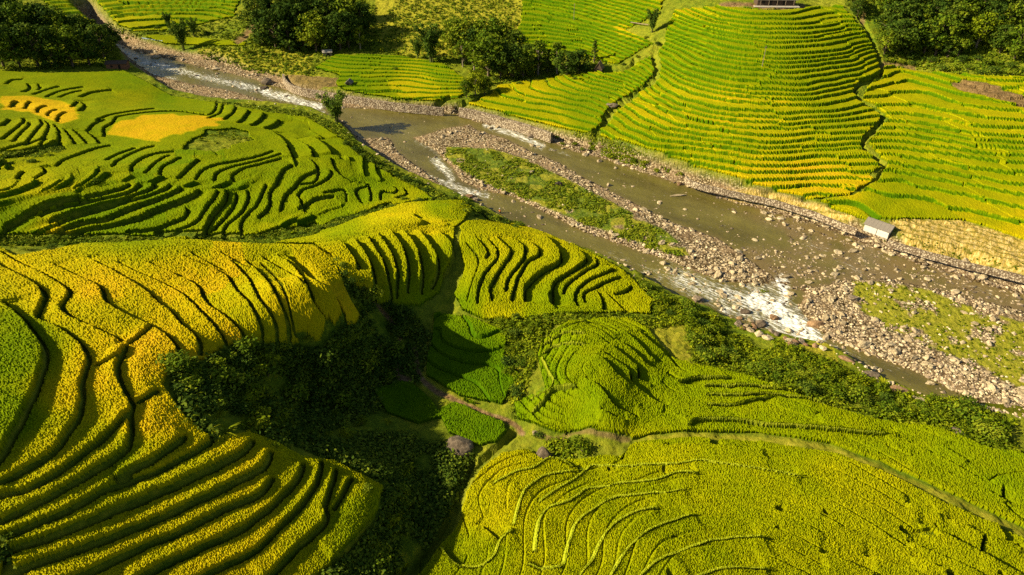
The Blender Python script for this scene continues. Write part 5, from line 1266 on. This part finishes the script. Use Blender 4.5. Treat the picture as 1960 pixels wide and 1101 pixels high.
def gable_hut(name, p, rz, L, D, hw, hr, label, cat, wall_m, roof_m, over=0.35, openings=(), posts=(), corrug=0, base=0.0):
    """ridge along local x; front is local -y"""
    t = thing(name, p, rz, label, cat)
    bm = bmesh.new()
    x, y = L / 2, D / 2
    prof = [(-y, -base - 0.4), (y, -base - 0.4), (y, hw), (0, hr), (-y, hw)]
    vs = [[bm.verts.new((sx * x, a, b)) for a, b in prof] for sx in (-1, 1)]
    for i in range(5):
        j = (i + 1) % 5
        if i in (2, 3): continue
        bm.faces.new((vs[0][i], vs[0][j], vs[1][j], vs[1][i]))
    bm.faces.new(vs[0]); bm.faces.new(vs[1][::-1])
    bm_obj('wall', bm, wall_m, t)
    bm = bmesh.new()
    sl = math.atan2(hr - hw, y); n = math.hypot(y, hr - hw) + over
    for sgn in (-1, 1):
        k = corrug or 1
        for i in range(k):
            w = (L + 2 * over) / k
            cx = -x - over + (i + .5) * w
            cy = sgn * (n / 2) * math.cos(sl); cz = hr + 0.09 - (n / 2) * math.sin(sl) + (0.035 if i % 2 else 0.0)
            add_box(bm, (cx, cy, cz), (w * (1.0 if k == 1 else 0.985), n, 0.08), Euler((-sgn * sl, 0, 0)))
    bm2 = bmesh.new(); add_box(bm2, (0, 0, hr + 0.13), (L + 2 * over + 0.05, 0.3, 0.10), None, 0.03)
    r = bm_obj('roof', bm, roof_m, t); bm_obj('ridge_cap', bm2, roof_m, r)
    for nm, c, s, m in openings:
        b = bmesh.new(); add_box(b, c, s, None, 0.01); bm_obj(nm, b, m, t)
    for c, s, m in posts:
        b = bmesh.new(); add_box(b, c, s); bm_obj('post', b, m, t)
    return t
# the white shed by the river wall
a = ground_at(1652, 441, 0, ZB)[0]; b = ground_at(1697, 460, 0, ZB)[0]
L = float(np.hypot(*(b - a)[:2])); rz = math.atan2(b[1] - a[1], b[0] - a[0])
mid = (a + b) / 2; D = 4.0; off = np.array((-math.sin(rz), math.cos(rz)))
z0 = max(a[2], b[2]) - 0.1
gable_hut('riverside_shed', (mid[0] + off[0] * D / 2, mid[1] + off[1] * D / 2, z0), rz, L, D, 2.3, 3.6, 'whitewashed shed with a long grey roof on the far river wall', 'shed', M_WHITE, M_ROOF, 0.35,
          [('door', (x, D / 2 + 0.02, 1.0), (0.9, 0.06, 1.9), M_DKWOOD) for x in (-1.0,)] + [('drainpipe', (0.15, -D / 2 - 0.05, 1.05), (0.10, 0.10, 2.1), M_DKWOOD), ('plinth', (0, -D / 2 - 0.12, -0.35), (L + 0.4, 0.5, 0.9), M_WALLST)], corrug=14)
p = ground_at(668, 166, 0, ZT)[0]
gable_hut('field_hut', (p[0], p[1] + 1.2, p[2] - 0.1), math.radians(86), 2.8, 2.5, 1.7, 2.7, 'tiny field hut with a pitched grey roof amid flat green plots', 'hut', M_WOOD, M_ROOF, 0.45,
          [('door', (-1.42, 0.25, 0.75), (0.08, 0.8, 1.5), M_HOLE)], [((-1.5, s * 1.1, 0.8), (0.12, 0.12, 1.7), M_DKWOOD) for s in (-1, 1)])
p = ground_at(1147, 137, 0, ZT)[0]
gable_hut('thatched_hut', (p[0], p[1] + 1.0, p[2]), math.radians(70), 3.8, 3.2, 1.2, 3.8, 'brown thatched hut at the right end of the far tree belt', 'hut', M_DKWOOD, M_THATCH, 0.3,
          [('door', (-1.93, 0, 0.7), (0.08, 0.8, 1.4), M_HOLE)])
p = ground_at(224, 132, 0, ZB)[0]
gable_hut('wooden_cabin', (p[0], p[1] + 1.5, p[2]), math.radians(8), 8.5, 4.0, 2.3, 3.2, 'red brown cabin under dark trees beside the uppermost rapids', 'cabin', M_BRICK, M_DKWOOD, 0.4,
          [('door', (1.2, -2.03, 1.0), (0.9, 0.07, 1.9), M_HOLE), ('window', (-2.0, -2.03, 1.3), (0.9, 0.07, 0.8), M_HOLE)])
p = ground_at(626, 106, 0, ZT)[0]
gable_hut('field_shed', (p[0], p[1] + 1.0, p[2]), math.radians(15), 4.0, 2.6, 1.4, 2.2, 'low pale roofed shed in scrub under the far wood', 'shed', M_WOOD, M_CONC, 0.3, [('door', (0.3, -1.33, 0.65), (0.8, 0.06, 1.3), M_HOLE)])
# timber house on the hilltop
p = ground_at(1487, 13, 0, ZT)[0]
t = gable_hut('hilltop_house', (p[0], p[1] + 4.0, p[2] + 0.2), math.radians(-2), 16.0, 6.0, 2.7, 5.0, 'long timber house with open porch on top of the central hill', 'house', M_DKWOOD, M_ROOF, 0.8,
          [('door', (-2.5, -3.03, 1.05), (1.1, 0.07, 2.1), M_HOLE), ('door', (3.2, -3.03, 1.05), (1.1, 0.07, 2.1), M_HOLE), ('window', (0.4, -3.03, 1.4), (1.2, 0.07, 0.9), M_HOLE), ('window', (-5.5, -3.03, 1.4), (1.2, 0.07, 0.9), M_HOLE)],
          [((x, -4.2, 1.1), (0.18, 0.18, 2.4), M_WOOD) for x in (-7, -3.5, 0, 3.5, 7)], corrug=10)
b = bmesh.new(); add_box(b, (0, -4.0, -0.25), (19, 2.4, 0.5), None, 0.05); bm_obj('porch', b, M_CONC, t)

# dry stone embankments
def wall(line, dz, hgt, thick, label, name='stone_embankment'):
    a = np.array(catmull(line, 8.0)); x, y, z = on_plane(a[:, 0], a[:, 1], dz)
    P = catmull(np.stack([x, y], 1), 1.5); zr = river_z(P[:, 0], P[:, 1])
    T = np.gradient(P, axis=0); T /= np.linalg.norm(T, axis=1)[:, None]; N = np.stack([-T[:, 1], T[:, 0]], 1)
    if N[:, 1].mean() < 0: N = -N
    j = 0.25 * vnoise(P[:, 0] / 2, P[:, 1] / 2, 201); top = zr + dz + 0.25 * vnoise(P[:, 0] / 3, P[:, 1] / 3, 202)
    rows = [(-0.35, top - hgt), (-0.12, top - hgt * 0.4), (0.0, top), (thick, top + 0.02), (thick + 0.15, top - hgt)]
    V = np.stack([np.stack([P[:, 0] + N[:, 0] * (o + j), P[:, 1] + N[:, 1] * (o + j), zz + 0.08 * rng.random(len(P))], 1) for o, zz in rows], 1)
    n, m = V.shape[:2]; I = np.arange(n * m).reshape(n, m)
    F = np.stack([I[:-1, :-1], I[:-1, 1:], I[1:, 1:], I[1:, :-1]], -1).reshape(-1, 4)
    F = np.vstack([F, [[I[0, 0], I[0, 1], I[0, 3], I[0, 4]], [I[0, 1], I[0, 2], I[0, 3], I[0, 3]][:0] or [I[-1, 0], I[-1, 4], I[-1, 3], I[-1, 1]]]])
    tag(link(name, mesh_np(name, V.reshape(-1, 3), F, None, False, [M_WALLST])), label, 'stone wall')
wall([(540,142),(546,156),(570,168),(620,177),(700,190),(780,201),(848,207)], 3.3, 3.2, 0.9, 'long curving stone embankment below the flat riverside plots')
wall([(878,207),(930,218),(1000,238),(1055,256)], 3.7, 3.6, 1.0, 'straight stone embankment below the yellow field right of the ditch')
wall([(1312,338),(1322,347),(1345,354),(1400,367),(1480,384),(1560,408),(1640,440)], 3.4, 1.8, 0.6, 'low stone wall with a hooked end between right channel and straw strip')
wall([(1700,461),(1780,484),(1860,505),(1960,530),(2060,560)], 3.5, 1.8, 0.6, 'low stone wall below the harvested straw field')
# poles, flume, pipe
for u, v, lab_ in ((1098, 41, 'thin leaning pole on the top centre terraces'), (1458, 131, 'thin pole in the middle of the central hillside')):
    p = ground_at(u, v, 0, ZT)[0]; t = thing('utility_pole', p, 0, lab_, 'pole', 'poles on the far hillside')
    V, F = tube([(0, 0, -0.5), (0.05, 0, 4), (0.12, 0, 8.2)], [0.14, 0.12, 0.09], 7); link('post', mesh_np('post', V, F, None, True, [M_WOOD]), parent=t)
    b = bmesh.new(); add_box(b, (0.1, 0, 7.6), (1.2, 0.1, 0.12)); bm_obj('crossbar', b, M_WOOD, t)
def pole_between(name, u0, v0, u1, v1, lift, r, m, label, cat):
    a = ground_at(u0, v0, 0, ZT)[0]; b = ground_at(u1, v1, 0, ZT)[0]; a[2] += lift; b[2] += lift
    V, F = tube([a, (a + b) / 2 + (0, 0, -0.05), b], [r, r, r], 7); tag(link(name, mesh_np(name, V, F, None, True, [m])), label, cat)
pole_between('wooden_flume', 1207, 48, 1241, 53, 1.2, 0.22, M_WOOD, 'wooden water flume crossing the ditch left of the central hilltop', 'flume')
M_BLUE = mat_plain('blue_plastic', (0.14, 0.20, 0.28), 0.3, 0.5)
pole_between('water_pipe', 273, 75, 312, 81, 0.5, 0.30, M_BLUE, 'bluish water pipe along the terrace edge at the top left', 'pipe')

# angular boulder like a pitched roof, beside the dirt path end
def hull_rock(name, pts, m, p, label):
    bm = bmesh.new()
    for q in pts: bm.verts.new(q)
    bmesh.ops.convex_hull(bm, input=bm.verts)
    bmesh.ops.bevel(bm, geom=list(bm.edges), offset=0.06, segments=1, affect='EDGES')
    bmesh.ops.subdivide_edges(bm, edges=list(bm.edges), cuts=2, use_grid_fill=True)
    for v in bm.verts:
        c = v.co; v.co += Vector((0.10 * float(vnoise(c.x * 2, c.y * 2 + c.z, 9)), 0.10 * float(vnoise(c.y * 2, c.z * 2, 8)), 0.08 * float(vnoise(c.x * 3, c.y * 3, 7))))
    tag(bm_obj(name, bm, m, None, p), label, 'boulder')
p = ground_at(1042, 876, 0, ZT)[0]
hull_rock('boulder', [(-1.7, .6, 0), (-1.2, -1.0, -.2), (.3, -1.5, -.3), (1.5, -.6, -.3), (1.7, .7, -.2), (.2, 1.4, -.2), (-1.0, 1.0, 1.2), (-.5, .6, 2.3), (.1, .2, 2.2), (.8, -.5, 1.3), (-1.0, -.5, .9), (.4, -1.0, .6)], M_GREY, p, 'pitched grey brown boulder shaped like a roof beside the dirt path')

# ------------------------------------------------------------------ the person and the buffalo
def skin(name, verts, edges, rad, mat, parent=None, sub=2, root=0):
    me = bpy.data.meshes.new(name); me.from_pydata([Vector(v) for v in verts], edges, [])
    o = link(name, me, parent=parent); o.modifiers.new('skin', 'SKIN')
    for i, r in enumerate(rad):
        d = me.skin_vertices[0].data[i]; d.radius = (r, r) if np.isscalar(r) else r; d.use_root = i == root
    s = o.modifiers.new('round', 'SUBSURF'); s.levels = sub; s.render_levels = sub
    me.materials.append(mat); return o
M_SKIN = mat_plain('skin', (0.38, 0.22, 0.14), 0.1, 0.6); M_ORANGE = mat_plain('orange_cloth', (0.75, 0.24, 0.05), 0.15, 0.85); M_NAVY = mat_plain('dark_cloth', (0.02, 0.02, 0.03), 0.2, 0.9)
M_HAIR = mat_plain('dark_hair', (0.012, 0.010, 0.009), 0.2, 0.6); M_HAT = mat_plain('pale_hat', (0.42, 0.40, 0.36), 0.15, 0.85)
p = ground_at(957, 411, 0, ZT)[0]
t = thing('person', (p[0], p[1], max(p[2], float(river_z(p[0], p[1]))) + 0.05), math.radians(200), 'person in an orange top squatting at the near water edge of the left channel', 'person')
t.scale = (1.25,) * 3
# squatting: pelvis low, knees up, arms reaching to the water (local -y is forward)
Vb = [(0,.12,.30),(0,.04,.52),(0,-.05,.74),(0,-.10,.84),(0,-.14,.98),(0,-.15,1.06), (.10,.10,.28),(.15,-.28,.46),(.14,-.05,.06),(.15,-.24,.03), (-.10,.10,.28),(-.15,-.28,.46),(-.14,-.05,.06),(-.15,-.24,.03),
      (.19,-.05,.74),(.25,-.24,.56),(.20,-.44,.42),(.19,-.52,.36), (-.19,-.05,.74),(-.25,-.24,.56),(-.20,-.44,.42),(-.19,-.52,.36)]
Eb = [(0,1),(1,2),(2,3),(3,4),(4,5),(0,6),(6,7),(7,8),(8,9),(0,10),(10,11),(11,12),(12,13),(2,14),(14,15),(15,16),(16,17),(2,18),(18,19),(19,20),(20,21)]
skin('body', Vb, Eb, [.14,.12,.14,.055,.095,.08,.09,.065,.045,.035,.09,.065,.045,.035,.06,.045,.035,.03,.06,.045,.035,.03], M_SKIN, t)
skin('shirt', [(0,.13,.36),(0,.04,.53),(0,-.05,.76),(.20,-.06,.75),(.25,-.20,.62),(-.20,-.06,.75),(-.25,-.20,.62)], [(0,1),(1,2),(2,3),(3,4),(2,5),(5,6)], [.165,.155,.165,.085,.065,.085,.065], M_ORANGE, t)
skin('trousers', [(0,.13,.29),(.10,.10,.28),(.15,-.27,.45),(.14,-.06,.12),(-.10,.10,.28),(-.15,-.27,.45),(-.14,-.06,.12)], [(0,1),(1,2),(2,3),(0,4),(4,5),(5,6)], [.16,.11,.085,.065,.11,.085,.065], M_NAVY, t)
V_, F_ = ico(3); V_ = V_.copy(); V_ = V_ * (0.125, 0.135, 0.13); V_ = V_ + (0, -.135, 1.06)
kf = [f for f in F_ if V_[f].mean(0)[2] > 1.03 or V_[f].mean(0)[1] > -.11]
link('hair', mesh_np('hair', V_, np.array(kf), None, True, [M_HAIR]), parent=t)
bm = bmesh.new(); bmesh.ops.create_cone(bm, cap_ends=True, segments=20, radius1=0.20, radius2=0.10, depth=0.13, matrix=Matrix.Translation((0, -.14, 1.19))); bm_obj('hat', bm, M_HAT, t)
M_BUF = mat_plain('dark_hide', (0.035, 0.025, 0.018), 0.35, 0.7)
p = ground_at(1071, 356, 0, ZT)[0]
t = thing('buffalo', (p[0], p[1], p[2] - 0.05), math.radians(165), 'dark water buffalo grazing on the grass of the long river island', 'buffalo')
Vq = [(0,0,1.05),(.55,0,1.08),(.95,0,1.05),(1.25,0,.80),(1.42,0,.52),(1.58,0,.34),(-.6,0,1.05),(-.85,0,.98),(-.98,0,.70),(-1.0,0,.45),
      (.60,.22,.80),(.62,.22,.42),(.60,.22,.04),(.60,-.22,.80),(.70,-.22,.42),(.66,-.22,.04),(-.62,.22,.78),(-.52,.22,.62),(-.74,.22,.40),(-.68,.22,.04),(-.62,-.22,.78),(-.55,-.22,.62),(-.80,-.22,.40),(-.76,-.22,.04)]
Eq = [(0,1),(1,2),(2,3),(3,4),(4,5),(0,6),(6,7),(7,8),(8,9),(1,10),(10,11),(11,12),(1,13),(13,14),(14,15),(6,16),(16,17),(17,18),(18,19),(6,20),(20,21),(21,22),(22,23)]
skin('body', Vq, Eq, [.44,.42,.30,.20,.19,.11,.36,.18,.04,.03,.19,.10,.09,.19,.10,.09,.22,.15,.09,.09,.22,.15,.09,.09], M_BUF, t)
for s in (-1, 1):
    V, F = tube([(1.30, s * .10, .78), (1.20, s * .36, .86), (1.02, s * .48, 1.0)], [.05, .04, .012], 7); link('horn', mesh_np('horn', V, F, None, True, [M_GREY]), parent=t)
    V, F = tube([(1.27, s * .14, .70), (1.22, s * .28, .66), (1.20, s * .34, .62)], [.03, .06, .02], 7); link('ear', mesh_np('ear', V, F, None, True, [M_BUF]), parent=t)
